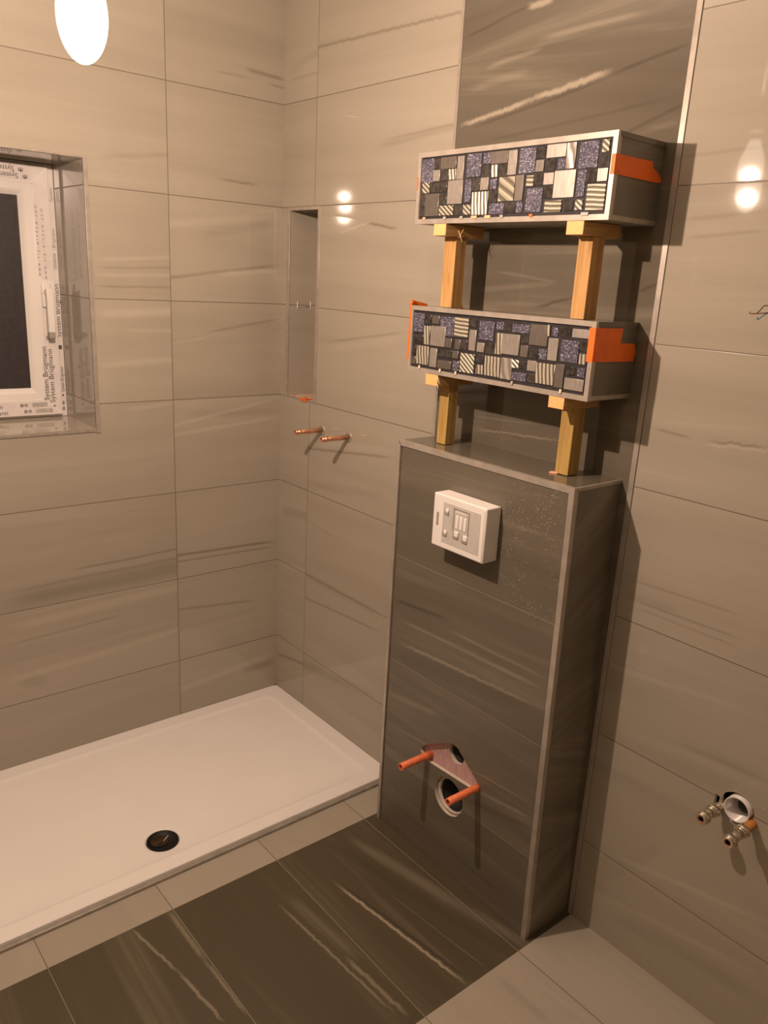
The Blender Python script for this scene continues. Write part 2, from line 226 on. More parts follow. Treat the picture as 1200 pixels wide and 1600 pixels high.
def brushed(name, c, rough=0.36, metal=0.75, st=(400, 60, 30)):
    b = NB(name)
    x, y, z, g = pos_axes(b)
    n = b.noise(b.xyz(b.math('MULTIPLY', x, st[0]), 0.0, b.math('MULTIPLY', z, st[2])), 1.0, 3)
    sw = b.noise(b.xyz(x, y, z), 35, 2, 1.5)
    col = b.mix(b.rng(n, 0.3, 0.7, 0.0, 1.0), tuple(q * 0.82 for q in c), tuple(min(1, q * 1.12) for q in c))
    col = b.mix(b.rng(sw, 0.45, 0.65, 0.0, 0.3), col, tuple(q * 0.7 for q in c))
    b.bsdf(col, rough, metal, b.bump(n, 0.15, 0.001), 0.5)
    return b.m

def glitter(name):
    b = NB(name)
    x, y, z, g = pos_axes(b)
    vo = b.n('ShaderNodeTexVoronoi'); vo.inputs['Scale'].default_value = 560
    b.put(vo.inputs['Vector'], b.xyz(x, y, z))
    sc = b.n('ShaderNodeSeparateColor'); b.t.links.new(vo.outputs['Color'], sc.inputs[0])
    big = b.noise(b.xyz(x, y, z), 260, 3)
    f = b.math('MULTIPLY', b.rng(sc.outputs[0], 0.62, 0.9, 0.0, 1.0), b.rng(big, 0.42, 0.6, 0.2, 1.0))
    col = b.mix(f, (0.075, 0.072, 0.105), (0.46, 0.45, 0.55))
    b.bsdf(col, 0.18, 0.1, b.bump(sc.outputs[0], 0.25, 0.001), 0.6)
    return b.m

M = {}
M['tray'] = plain('white_resin', (0.90, 0.875, 0.845), 0.38, nscale=6, namp=0.012)
M['trim'] = plain('brushed_trim', (0.46, 0.415, 0.36), 0.33, 0.35, nscale=30, namp=0.10)
M['trim_dull'] = plain('dull_trim', (0.40, 0.365, 0.31), 0.4, 0.35, nscale=40, namp=0.12)
M['cut'] = plain('cut_tile_body', (0.62, 0.56, 0.46), 0.9, nscale=200, namp=0.1, bump=0.3)
M['pink'] = plain('pink_plasterboard', (0.58, 0.36, 0.36), 0.9, nscale=1, namp=0.16, stretch=(220, 220, 30))
M['white_pvc'] = plain('white_pvc', (0.80, 0.77, 0.735), 0.28, nscale=8, namp=0.01)
M['film'] = plain('protective_film', (0.74, 0.70, 0.675), 0.22, nscale=25, namp=0.05)
M['ink'] = plain('printed_ink', (0.10, 0.09, 0.09), 0.5)
M['ink_grey'] = plain('grey_printed_ink', (0.45, 0.43, 0.41), 0.5)
M['ink_mid'] = plain('faint_printed_ink', (0.27, 0.25, 0.24), 0.5)
M['pane'] = plain('night_glass', (0.045, 0.040, 0.042), 0.30, spec=0.55)
M['white_plastic'] = plain('frosted_white_plastic', (0.86, 0.835, 0.80), 0.42, nscale=12, namp=0.03)
M['plastic_grey'] = plain('pale_grey_recess', (0.56, 0.535, 0.50), 0.5, nscale=40, namp=0.05)
M['plastic_shade'] = plain('grey_latch', (0.36, 0.33, 0.29), 0.5)
M['copper'] = plain('copper', (0.72, 0.36, 0.22), 0.32, 0.75, nscale=50, namp=0.18)
M['copper_dark'] = plain('copper_bore', (0.30, 0.09, 0.05), 0.5, 0.3)
M['brass_nickel'] = plain('nickel_fitting', (0.66, 0.60, 0.48), 0.22, 0.8, nscale=80, namp=0.12)
M['orange_pipe'] = plain('orange_red_plastic', (0.88, 0.23, 0.09), 0.42, nscale=40, namp=0.14)
M['orange_bore'] = plain('red_bore', (0.42, 0.05, 0.02), 0.6)
M['amber'] = plain('amber_sleeve', (0.52, 0.20, 0.05), 0.5, nscale=60, namp=0.2)
M['tape'] = plain('orange_tape', (0.90, 0.17, 0.012), 0.55, nscale=40, namp=0.06)
M['tape_pink'] = plain('pale_peach_shim', (0.86, 0.46, 0.26), 0.7)
M['shim_grey'] = plain('grey_shim', (0.42, 0.38, 0.32), 0.6)
M['shim_cream'] = plain('cream_shim', (0.86, 0.70, 0.48), 0.6)
M['black'] = plain('black_rubber_and_shade', (0.005, 0.005, 0.005), 0.6)  # also paints the shade inside the pipes and the wall cavity
M['dark_pipe'] = plain('dark_grey_pipe', (0.055, 0.052, 0.048), 0.35)
M['grey_sleeve'] = plain('grey_white_sleeve', (0.66, 0.63, 0.56), 0.5, nscale=50, namp=0.15)
M['drain_brown'] = plain('murky_water', (0.035, 0.018, 0.006), 0.15, nscale=40, namp=0.5)
M['plaster'] = plain('white_plaster', (0.78, 0.76, 0.72), 0.85, nscale=5, namp=0.03)
M['screed'] = plain('grey_screed', (0.30, 0.28, 0.25), 0.9)
M['peach'] = plain('raw_niche_sill', (0.62, 0.42, 0.30), 0.7, nscale=40, namp=0.25)
M['groutline'] = plain('dark_grout', (0.018, 0.015, 0.017), 0.7, nscale=80, namp=0.3)
M['wood_post_z'] = wood('batten_pine_upright', (0.62, 0.37, 0.14), (0.40, 0.22, 0.075), 'z')
M['wood_post_low'] = wood('olive_batten_pine', (0.54, 0.36, 0.115), (0.36, 0.23, 0.065), 'z')
M['wood_post_y'] = wood('batten_pine_cross', (0.66, 0.40, 0.16), (0.44, 0.24, 0.085), 'y')
M['wood_end'] = plain('cut_pine_end', (0.93, 0.50, 0.20), 0.7, nscale=120, namp=0.06)
M['door'] = plain('brown_door', (0.22, 0.13, 0.085), 0.5, nscale=8, namp=0.2, stretch=(8, 1, 1))
M['wire_green'] = plain('green_yellow_sheath', (0.10, 0.11, 0.02), 0.45)
M['wire_brown'] = plain('brown_sheath', (0.13, 0.055, 0.02), 0.45)
M['wire_blue'] = plain('blue_sheath', (0.10, 0.20, 0.28), 0.45)
M['cord'] = plain('white_flex', (0.7, 0.68, 0.64), 0.5)
M['spacer'] = plain('white_tile_clip', (0.84, 0.82, 0.78), 0.4)
M['G'] = glitter('glitter_glass')
M['D'] = plain('smoky_glass', (0.055, 0.050, 0.046), 0.14, 0.2, nscale=90, namp=0.45)
M['M'] = brushed('grey_brushed_metal', (0.26, 0.235, 0.21))
M['B'] = brushed('bright_brushed_metal', (0.43, 0.395, 0.355), 0.38, 0.55)
M['V'] = ribbed('upright_ribbed_metal', (0.58, 0.54, 0.43), (0.13, 0.12, 0.09), 620, (1.0, 0.12))
M['H'] = ribbed('level_ribbed_metal', (0.58, 0.54, 0.43), (0.15, 0.135, 0.10), 720, (0.05, 1.0), dist=0.6)
M['X'] = ribbed('slanting_ribbed_metal', (0.58, 0.54, 0.43), (0.12, 0.11, 0.085), 700, (0.62, 0.85), dist=0.7)
M['Y'] = ribbed('broad_slanting_ribs', (0.46, 0.43, 0.33), (0.17, 0.155, 0.115), 330, (0.5, 0.86), dist=0.3)
M['C'] = ribbed('curved_ribbed_metal', (0.42, 0.39, 0.35), (0.26, 0.23, 0.20), 330, (0.9, 0.25), dist=1.2)
zo = 0.0734
Z = lambda n: 0.3 * (n + 1) - zo          # height of the n-th bed joint above the floor
S = STREAKS
M['wall_a'] = stone('greige_tile_window_wall', ('-y', 'z'), 0.3916, Z(0), LIGHT_STONE, S['wall_a'], 0.06, seed=1, tilt=0.012, gw=0.0012)
M['wall_b'] = stone('greige_tile_shower_end', ('x', 'z'), 0.1801, Z(0), LIGHT_STONE, S['wall_b'], 0.025, seed=2, tilt=0.012)
M['wall_c'] = stone('greige_tile_basin_side', ('x', 'z'), 0.8200, Z(0), LIGHT_STONE, S['wall_c'], 0.025, seed=3, tilt=0.015)
M['strip'] = stone('slate_tile_strip', ('x', 'z'), 0.79, Z(0), DARK_STONE, S['strip'], 0.05, w=0.62, seed=4, joint='none', slant=0.12)
M['front'] = stone('slate_tile_front', ('x', 'z'), 0.80, Z(0), DARK_STONE, S['front'], 0.34, w=0.62, joint='v', seed=5, grout=(0.30, 0.27, 0.22), gw=0.0007, drops=(1.12, 0.78), spec=0.4)
M['side'] = stone('slate_tile_side', ('-y', 'z'), -0.1, Z(0), DARK_STONE, (), 0.22, joint='none', seed=6, slant=0.9)
M['top'] = stone('slate_tile_top', ('x', '-y'), 0.8, -0.1, DARK_STONE, (), 0.10, joint='none', seed=7)
M['shelf_side'] = stone('slate_shelf_side', ('-y', 'z'), -0.1, 0.9, DARK_STONE, (), 0.25, joint='none', seed=8)
M['floor_dark'] = stone('slate_floor_tile', ('x', '-y'), -0.3, 0.2, FLOOR_STONE, S['floor_dark'], 0.42, w=3.0, joint='v', seed=9, grout=(0.30, 0.27, 0.22), gw=0.0007, spec=0.35, vary=0.7)
M['floor_light'] = stone('greige_floor_tile', ('x', '-y'), -0.3, 0.2, LIGHT_STONE, S['floor_light'], 0.42, w=3.0, joint='v', seed=10, spec=0.35)
M['floor_strip'] = stone('greige_floor_border', ('x', '-y'), -0.3, 0.2, LIGHT_STONE, (), 0.4, w=3.0, joint='v', seed=11, spec=0.35, vary=0.5)
M['jamb'] = stone('greige_reveal_tile', ('x', 'z'), -0.9, Z(0), dict(base=(0.40, 0.37, 0.32), hi=(0.5, 0.47, 0.41), lo=(0.25, 0.23, 0.19), contrast=0.2), (), 0.05, joint='v', seed=12)
M['sill'] = stone('greige_sill_tile', ('-y', 'x'), -0.9, -0.9, LIGHT_STONE, (), 0.05, joint='none', seed=13)

# ------------------------------------------------------------------ geometry helpers
def link(name, me, parent=None):
    o = bpy.data.objects.new(name, me); COL.objects.link(o)
    if parent is not None: o.parent = parent
    return o

class MB:
    """collects shapes into one mesh object"""
    def __init__(s): s.bm = bmesh.new(); s.mats = []
    def mi(s, m):
        m = M[m] if isinstance(m, str) else m
        if m not in s.mats: s.mats.append(m)
        return s.mats.index(m)
    def box(s, a, b, m, bevel=0.0, rot=None, segs=2):
        a, b = Vector(a), Vector(b); c = (a + b) / 2; d = b - a
        r = bmesh.ops.create_cube(s.bm, size=1.0)
        vs = r['verts']
        for v in vs: v.co = Vector((v.co.x * d.x, v.co.y * d.y, v.co.z * d.z))
        if rot is not None:
            for v in vs: v.co = rot @ v.co
        for v in vs: v.co += c
        fs = list({f for v in vs for f in v.link_faces}); i = s.mi(m)
        for f in fs: f.material_index = i
        if bevel:
            es = list({e for v in vs for e in v.link_edges})
            rb = bmesh.ops.bevel(s.bm, geom=es, offset=bevel, segments=segs, affect='EDGES', profile=0.5)
            for f in rb['faces']: f.material_index = i; f.smooth = True
        return s
    def face(s, pts, m):
        f = s.bm.faces.new([s.bm.verts.new(p) for p in pts]); f.material_index = s.mi(m); return f
    def tube(s, p0, p1, r0, m, r1=None, bore=0.0, depth=0.02, m_in=None, n=24, cap0=True, cap1=True):
        """cylinder p0->p1; when bore > 0 the p1 end is hollow"""
        p0, p1 = Vector(p0), Vector(p1); ax = (p1 - p0); L = ax.length; ax.normalize()
        t = ax.orthogonal().normalized(); w = ax.cross(t)
        r1 = r0 if r1 is None else r1
        def ring(h, r): return [s.bm.verts.new(p0 + ax * h + (t * math.cos(2*PI*k/n) + w * math.sin(2*PI*k/n)) * r) for k in range(n)]
        def skin(A, B, mi_, smooth=True):
            for k in range(n):
                f = s.bm.faces.new((A[k], A[(k+1) % n], B[(k+1) % n], B[k])); f.material_index = mi_; f.smooth = smooth
        i = s.mi(m); A = ring(0, r0); B = ring(L, r1); skin(A, B, i)
        if cap0: f = s.bm.faces.new(list(reversed(A))); f.material_index = i
        if bore:
            j = s.mi(m_in or m)
            Cc = ring(L, bore); skin(B, Cc, i, False); D = ring(L - depth, bore); skin(Cc, D, j)
            f = s.bm.faces.new(D); f.material_index = j
        elif cap1: f = s.bm.faces.new(B); f.material_index = i
        return s
    def hexnut(s, p0, p1, r, m):
        return s.tube(p0, p1, r, m, n=6)
    def lathe(s, prof, m, centre, n=40, axis='z', smooth=True):
        c = Vector(centre); i = s.mi(m); rings = []
        for r, h in prof:
            if r < 1e-6: rings.append([s.bm.verts.new(c + Vector((0, 0, h)))]); continue
            rings.append([s.bm.verts.new(c + Vector((r * math.cos(2*PI*k/n), r * math.sin(2*PI*k/n), h))) for k in range(n)])
        for A, B in zip(rings, rings[1:]):
            for k in range(n):
                q = [A[k % len(A)], A[(k+1) % len(A)], B[(k+1) % len(B)], B[k % len(B)]]
                q = [v for z_, v in enumerate(q) if v not in q[:z_]]
                if len(q) > 2: f = s.bm.faces.new(q); f.material_index = i; f.smooth = smooth
        return s
    def plate(s, outer, holes, place, t, m, m_edge=None, m_back=None):
        """flat slab with holes. outer/holes: 2D loops; place(u, v, d) -> 3D, d = depth behind the face"""
        i, j = s.mi(m), s.mi(m_edge or m); k_ = s.mi(m_back or m_edge or m)
        before = set(s.bm.faces)
        loops = [outer] + list(holes); edges = []; fl = []; bl = []
        for lp in loops:
            vs = [s.bm.verts.new(place(p[0], p[1], 0.0)) for p in lp]; fl.append(vs)
            edges += [s.bm.edges.new((vs[a], vs[(a+1) % len(vs)])) for a in range(len(vs))]
        r = bmesh.ops.triangle_fill(s.bm, use_beauty=True, use_dissolve=False, edges=edges)
        faces = [f for f in r['geom'] if isinstance(f, bmesh.types.BMFace)]
        nrm = (Vector(place(0, 0, 0)) - Vector(place(0, 0, 1))).normalized()
        for f in faces:
            f.normal_update()
            if f.normal.dot(nrm) < 0: f.normal_flip()
            f.material_index = i
        if t:
            mp = {}
            off = Vector(place(0, 0, t)) - Vector(place(0, 0, 0))
            for lp in fl:
                for v in lp: mp[v] = s.bm.verts.new(v.co + off)
            for f in faces:
                g = s.bm.faces.new([mp[v] for v in reversed(f.verts)]); g.material_index = k_
            for lp in fl:
                for a in range(len(lp)):
                    v, w = lp[a], lp[(a+1) % len(lp)]
                    g = s.bm.faces.new((v, w, mp[w], mp[v])); g.material_index = j
        return s
    def build(s, name, parent=None, normals=False):
        if normals: bmesh.ops.recalc_face_normals(s.bm, faces=s.bm.faces)
        me = bpy.data.meshes.new(name); s.bm.to_mesh(me); s.bm.free()
        for m in s.mats: me.materials.append(m)
        return link(name, me, parent)

def rect(a, b, c, d): return [(a, c), (b, c), (b, d), (a, d)]
def circ(x, z, r, n=40, r2=None): return [(x + r * math.cos(2*PI*k/n), z + (r2 or r) * math.sin(2*PI*k/n)) for k in range(n)]

def tag(o, label=None, cat=None, group=None, kind=None):
    if label: o['label'] = label
    if cat: o['category'] = cat
    if group: o['group'] = group
    if kind: o['kind'] = kind
    return o
def thing(name, loc, label, cat, group=None):
    o = bpy.data.objects.new(name, None); COL.objects.link(o); o.location = loc; o.empty_display_size = 0.05
    tag(o, label, cat, group); o['_base'] = 1; del o['_base']
    return o
def part(mb, name, root, label=None, normals=False):
    """mesh written in room coordinates, parented to a thing that stands at root.location"""
    o = mb.build(name, None, normals)
    base = root
    off = Vector((0, 0, 0))
    while base is not None: off += base.location; base = base.parent
    o.data.transform(Matrix.Translation(-off)); o.parent = root
    if label: o['label'] = label
    return o
def st(o, label=None):
    o['kind'] = 'structure'
    if label: o['label'] = label
    return o

# ------------------------------------------------------------------ the room
XR, YF, H = 3.25, -2.6, 2.42
# left wall (x = 0) with the window opening
WY0, WY1, WZ0, WZ1 = 0.637, 1.45, 1.053, 1.793          # inner edges of the reveal
mb = MB()
mb.plate(rect(0.0, 2.6, 0, H), [rect(WY0, WY1, WZ0, WZ1)], lambda u, v, d: (-d, -u, v), 0.012, 'wall_a', 'cut')
st(mb.build('wall_left'), 'greige polished stone-look tiled wall with the window opening')
# reveal lining: four tiled faces running back to the window
mb = MB()
D0 = -0.32; WY0_, WZ0_, WY1_, WZ1_ = WY0, WZ0, WY1, WZ1
WY0 += 0.0006; WZ0 += 0.0006; WY1 -= 0.0006; WZ1 -= 0.0006
mb.face([(0, -WY0, WZ0), (D0, -WY0, WZ0), (D0, -WY0, WZ1), (0, -WY0, WZ1)], 'jamb')
mb.face([(0, -WY1, WZ0), (0, -WY1, WZ1), (D0, -WY1, WZ1), (D0, -WY1, WZ0)], 'jamb')
mb.face([(0, -WY0, WZ0), (0, -WY1, WZ0), (D0, -WY1, WZ0), (D0, -WY0, WZ0)], 'sill')
mb.face([(0, -WY0, WZ1), (D0, -WY0, WZ1), (D0, -WY1, WZ1), (0, -WY1, WZ1)], 'sill')
WY0, WZ0, WY1, WZ1 = WY0_, WZ0_, WY1_, WZ1_
st(mb.build('trim_1'), 'glossy tiled reveal around the window')
# metal edge trim round the opening (slightly proud of the tile)
mb = MB(); e = 0.003; wdt = 0.012
for a, b in [((WY0 - wdt, WZ0 - wdt), (WY0, WZ1 + 0.004)), ((WY1, WZ0 - wdt), (WY1 + wdt, WZ1 + 0.004))]:
    mb.box((-0.003, -b[0], a[1]), (e, -a[0], b[1]), 'trim', 0.0008)
mb.box((-0.003, -WY1, WZ0 - 0.009), (e, -WY0, WZ0 - 0.0005), 'trim_dull', 0.0008)
mb.box((-0.003, -WY1, WZ1 + 0.0005), (e, -WY0, WZ1 + 0.005), 'trim_dull', 0.0008)
st(mb.build('trim_2'), 'pale metal tile trim edging the window opening')

# back wall (y = 0): shower end, slate strip, basin side; niche and pipe holes are real openings
NX0, NX1, NZ0, NZ1 = 0.047, 0.203, 1.130, 1.716
back = lambda u, v, d: (u, d, v)
SX0, SX1 = 0.788, 1.407
mb = MB()
mb.plate(rect(0.0, SX0, 0, H), [rect(NX0, NX1, NZ0, NZ1)], back, 0.012, 'wall_b', 'cut')
mb.plate(rect(SX0, SX1, 0, H), [], back, 0.012, 'strip', 'cut')
hole = [(1.765 + 0.0355 * math.cos(a) * (1 + 0.05 * math.sin(3 * a)), 0.5245 + 0.0345 * math.sin(a)) for a in [2 * PI * k / 36 for k in range(36)]]
slot_l = [(1.716, 0.508), (1.7265, 0.508), (1.7265, 0.5305), (1.7165, 0.533)]
mb.plate(rect(SX1, XR, 0, H), [hole, slot_l], back, 0.012, 'wall_c', 'cut')
st(mb.build('wall_back'), 'tiled back wall, greige either side of a darker slate-look strip')
mb = MB()      # black sheet behind the holes, painted-in shade of the cavity
mb.box((1.60, 0.07, 0.35), (1.95, 0.075, 0.70), 'black')
st(mb.build('wall_cavity_shade'), 'black sheet for the shade in the cavity behind the basin pipe hole')
# niche lining
ND = 0.115; N_ = (NX0, NX1, NZ0, NZ1)
NX0 += 0.0006; NX1 -= 0.0006; NZ0 += 0.0006; NZ1 -= 0.0006
mb = MB()
mb.face([(NX0, 0, NZ0), (NX0, 0, NZ1), (NX0, ND, NZ1), (NX0, ND, NZ0)], 'wall_a')
mb.face([(NX1, 0, NZ0), (NX1, ND, NZ0), (NX1, ND, NZ1), (NX1, 0, NZ1)], 'wall_a')
mb.face([(NX0, ND, NZ0), (NX0, ND, NZ1), (NX1, ND, NZ1), (NX1, ND, NZ0)], 'wall_b')
mb.face([(NX0, 0, NZ1), (NX1, 0, NZ1), (NX1, ND, NZ1), (NX0, ND, NZ1)], 'jamb')
mb.face([(NX0, 0, NZ0), (NX0, ND, NZ0), (NX1, ND, NZ0), (NX1, 0, NZ0)], 'peach')
NX0, NX1, NZ0, NZ1 = N_
st(mb.build('trim_3'), 'tall narrow tiled shower niche lining with a raw peach sill')
mb = MB(); q = 0.0145
mb.box((NX0 - q, -0.003, NZ0 - 0.004), (NX0, 0.004, NZ1 + 0.010), 'trim', 0.0008)
mb.box((NX1, -0.003, NZ0 - 0.004), (NX1 + 0.0125, 0.004, NZ1 + 0.010), 'trim', 0.0008)
mb.box((NX0, -0.003, NZ1), (NX1, 0.004, NZ1 + 0.010), 'trim', 0.0008)
st(mb.build('trim_4'), 'pale metal tile trim framing the niche')
# slate strip edge trims
mb = MB()
mb.box((SX0 - 0.009, -0.0022, 0), (SX0, 0.004, H), 'trim', 0.0006)
st(mb.build('trim_5'), 'pale metal trim down the left edge of the slate strip')
mb = MB()
mb.box((SX1, -0.0022, 0), (SX1 + 0.0125, 0.004, H), 'trim', 0.0006)
st(mb.build('trim_6'), 'pale metal trim down the right edge of the slate strip')
# door casing at the right end of the back wall
mb = MB()
mb.box((1.9065, -0.014, 0), (1.925, -0.0002, 2.05), 'trim', 0.002)
mb.box((2.68, -0.014, 0), (2.70, -0.0002, 2.05), 'trim', 0.002)
mb.box((1.9065, -0.014, 2.05), (2.70, -0.0002, 2.07), 'trim', 0.002)
st(mb.build('trim_7'), 'pale casing round the door at the right end of the back wall')
mb = MB()
mb.box((1.926, -0.010, 0.006), (2.679, -0.0003, 2.049), 'door', 0.002)
dr = st(mb.build('door_1'), 'brown door beside the basin pipes')
# floor
mb = MB()
def fl(x0, x1, y0, y1, m): mb.face([(x0, y0, 0), (x1, y0, 0), (x1, y1, 0), (x0, y1, 0)], m)
fl(0, 0.71, YF, 0, 'screed'); fl(0.71, 0.812, YF, 0, 'floor_strip'); fl(0.812, 1.4165, YF, 0, 'floor_dark'); fl(1.4165, XR, YF, 0, 'floor_light')
st(mb.build('floor'), 'tiled floor, slate-look panel between greige borders')
# ceiling and unseen walls
mb = MB(); mb.face([(0, 0, H), (XR, 0, H), (XR, YF, H), (0, YF, H)], 'plaster'); st(mb.build('ceiling'), 'white plastered ceiling')
mb = MB(); mb.face([(XR, 0, 0), (XR, YF, 0), (XR, YF, H), (XR, 0, H)], 'wall_a'); st(mb.build('wall_right'), 'greige tiled wall behind the camera')
mb = MB(); mb.face([(0, YF, 0), (0, YF, H), (XR, YF, H), (XR, YF, 0)], 'wall_c'); st(mb.build('wall_front'), 'greige tiled wall opposite the slate strip')

# ------------------------------------------------------------------ boxing that hides the cistern
BX0, BX1, BXB, BY, BZ = 0.8268, 1.3876, 1.4032, 0.1624, 1.133
def side_x(z): return BXB + (BX1 - BXB) * z / BZ           # its right side leans in very slightly
rod_poly = [(0.987, .314), (1.000, .333), (1.055, .366), (1.100, .391), (1.124, .3885), (1.165, .359), (1.198, .334), (1.213, .319), (1.199, .3035), (1.177, .3015), (1.020, .294), (0.998, .300)]
big = (1.1065, 0.233, 0.0525)
cover_hole = rect(1.045, 1.165, 0.94, 1.03)
bx = thing('cistern_boxing', ((BX0 + BX1) / 2, -BY / 2, 0), 'tall slate-tiled boxing against the back wall, white cover and pipe holes in front', 'boxing')
T = 0.015
mb = MB()
frontp = lambda u, v, d: (u, -BY + d, v)
outer = [(BX0 + T, 0), (BXB - T, 0), (BX1 - T, BZ - T), (BX0 + T, BZ - T)]
mb.plate(outer, [rod_poly, circ(*big)], lambda u, v, d: (u, -BY + 0.001 + d, v), 0.011, 'front', 'cut')
part(mb, 'front_panel', bx)
mb = MB()
hb = circ(1.1115, 0.3600, 0.0275)
mb.plate([(BX0 + T, 0.002), (BXB - T, 0.002), (BX1 - T, BZ - 0.02), (BX0 + T, BZ - 0.02)], [hb, circ(big[0] + 0.004, big[1] + 0.002, 0.050)], lambda u, v, d: (u, -BY + 0.0135 + d, v), 0.0125, 'pink', 'cut')
part(mb, 'backing_board', bx, 'pink backing board')
mb = MB()
mb.face([(BXB, -BY + T, 0), (BXB, -0.0003, 0), (BX1, -0.0003, BZ - 0.006), (BX1, -BY + T, BZ - 0.006)], 'side')
mb.face([(BXB - 0.012, -BY + T, 0), (BX1 - 0.012, -BY + T, BZ - 0.012), (BX1 - 0.012, -0.0003, BZ - 0.012), (BXB - 0.012, -0.0003, 0)], 'cut')
part(mb, 'side_panel', bx)
mb = MB()
mb.box((BX0, -BY + T, 0), (BX0 + 0.012, -0.0003, BZ - 0.012), 'side')
part(mb, 'side_panel', bx)
mb = MB()
mb.box((BX0 + 0.001, -BY + 0.006, BZ - 0.012), (BX1 - 0.004, -0.0003, BZ), 'top')
part(mb, 'top_panel', bx)
def trimbar(mb, pts, y0, y1, m='trim'):
    # prism from a quad in (x, z) between depths y0 and y1
    a = [mb.bm.verts.new((p[0], y0, p[1])) for p in pts]; b = [mb.bm.verts.new((p[0], y1, p[1])) for p in pts]
    i = mb.mi(m)
    for f in [a, list(reversed(b))] + [[a[k], b[k], b[(k+1) % 4], a[(k+1) % 4]] for k in range(4)]:
        g = mb.bm.faces.new(f); g.material_index = i
E_ = 0.0012; w1 = 0.0085; w2 = 0.0125
mb = MB(); trimbar(mb, [(BX0 - E_, 0), (BX0 + w1, 0), (BX0 + w1, BZ - w1), (BX0 - E_, BZ + E_)], -BY - E_, -BY + 0.008)
part(mb, 'edge_trim', bx, 'pale metal corner trim', True)
mb = MB(); trimbar(mb, [(BXB - w2, 0), (BXB + E_, 0), (BX1 + E_, BZ + E_), (BX1 - w2, BZ - w2)], -BY - E_, -BY + 0.008)
part(mb, 'edge_trim', bx, 'pale metal corner trim', True)
mb = MB(); trimbar(mb, [(BX0 - E_, BZ + E_), (BX0 + w1, BZ - w2), (BX1 - w2, BZ - w2), (BX1 + E_, BZ + E_)], -BY - E_, -BY + 0.009)
part(mb, 'edge_trim', bx, 'pale metal corner trim', True)
mb = MB(); mb.box((BX1 - 0.005, -BY + 0.009, BZ - 0.007), (BX1 + 0.0015, -0.0004, BZ + 0.0012), 'trim_dull', 0.001)
part(mb, 'edge_trim', bx)
mb = MB(); trimbar(mb, [(BXB - 0.002, 0), (BXB + 0.0012, 0), (BX1 + 0.0012, BZ - 0.008), (BX1 - 0.002, BZ - 0.008)], -BY + 0.008, -BY + 0.0135, 'trim_dull')
part(mb, 'edge_trim', bx)
# two orange sleeved studs sticking out of the front
def stud(x, z, L, dz, label):
    t = thing('fixing_stud', (x, -BY, z), label, 'stud', None)
    mb = MB(); mb.tube((x, -BY + 0.03, z), (x, -BY - L, z), 0.0094, 'orange_pipe', 0.0094, bore=0.0062, depth=0.03, m_in='orange_bore')
    for k in range(16):   # fine ribs of the sleeve
        y = -BY - 0.006 - k * (L - 0.012) / 16
        mb.tube((x, y, z), (x, y - 0.0025, z), 0.00975, 'orange_pipe', 0.00975, n=20)
    part(mb, 'sleeve', t)
    mb = MB(); mb.tube((x, -BY + 0.034, z), (x, -BY - L + 0.026, z), 0.0045, 'copper_dark', n=12)
    part(mb, 'rod', t)
stud(1.0182, 0.3112, 0.095, 0, 'left orange sleeved fixing stud sticking out of the slate boxing')
stud(1.2043, 0.3180, 0.1025, 0, 'right orange sleeved fixing stud in front of the round soil hole')
# flush inlet and soil outlet inside the holes
t = thing('flush_inlet', (1.1115, -BY + 0.04, 0.360), 'black round inlet inside the pink board behind the angled cut-out', 'pipe')
mb = MB(); mb.tube((1.1135, -BY + 0.075, 0.362), (1.1135, -BY + 0.022, 0.362), 0.0262, 'black', bore=0.0225, depth=0.045, m_in='black')
part(mb, 'pipe_socket', t)
mb = MB(); mb.tube((1.1145, -BY + 0.05, 0.362), (1.1145, -BY + 0.028, 0.362), 0.0205, 'dark_pipe', bore=0.0185, depth=0.02, m_in='black')
part(mb, 'seal_ring', t)
t = thing('soil_outlet', (1.11, -BY + 0.04, 0.233), 'dark open soil pipe with a pale sleeve inside the large round hole', 'pipe')
mb = MB(); mb.tube((1.109, -BY + 0.075, 0.235), (1.109, -BY + 0.008, 0.235), 0.0492, 'grey_sleeve', bore=0.0462, depth=0.06, m_in='grey_sleeve')
part(mb, 'outer_sleeve', t, 'pale sleeve')
mb = MB(); mb.tube((1.1115, -BY + 0.08, 0.238), (1.1115, -BY + 0.012, 0.238), 0.0435, 'black', bore=0.0395, depth=0.062, m_in='black')
part(mb, 'pipe', t)

# white cover over the flush valve opening
t = thing('flush_plate_cover', (1.109, -BY, 0.982), 'white plastic building cover clipped over the flush opening on the boxing front', 'cover')
x0, x1, z0, z1 = 1.0225, 1.1955, 0.9175, 1.0475; yb = -BY - 0.0475
mb = MB(); mb.box((x0, yb, z0), (x1, -BY + 0.0005, z1), 'white_plastic', 0.0035, segs=3)
body = part(mb, 'body', t)
mb = MB(); mb.box((x0 + 0.035, yb - 0.0006, z0 + 0.016), (x1 - 0.016, yb + 0.001, z1 - 0.016), 'plastic_grey', 0.0004)
panel = part(mb, 'moulded_panel', t, 'pale grey moulded panel')
mb = MB(); mb.box((x1 - 0.0085, yb - 0.0009, z0 + 0.004), (x1 - 0.0035, yb + 0.001, z1 - 0.006), 'white_pvc', 0.0006)
part(mb, 'rim', t)
mb = MB(); mb.box((x0 + 0.0135, yb - 0.0012, z0 + 0.053), (x0 + 0.0205, yb + 0.001, z0 + 0.085), 'plastic_shade', 0.0008)
part(mb, 'latch', t, 'grey latch slot')
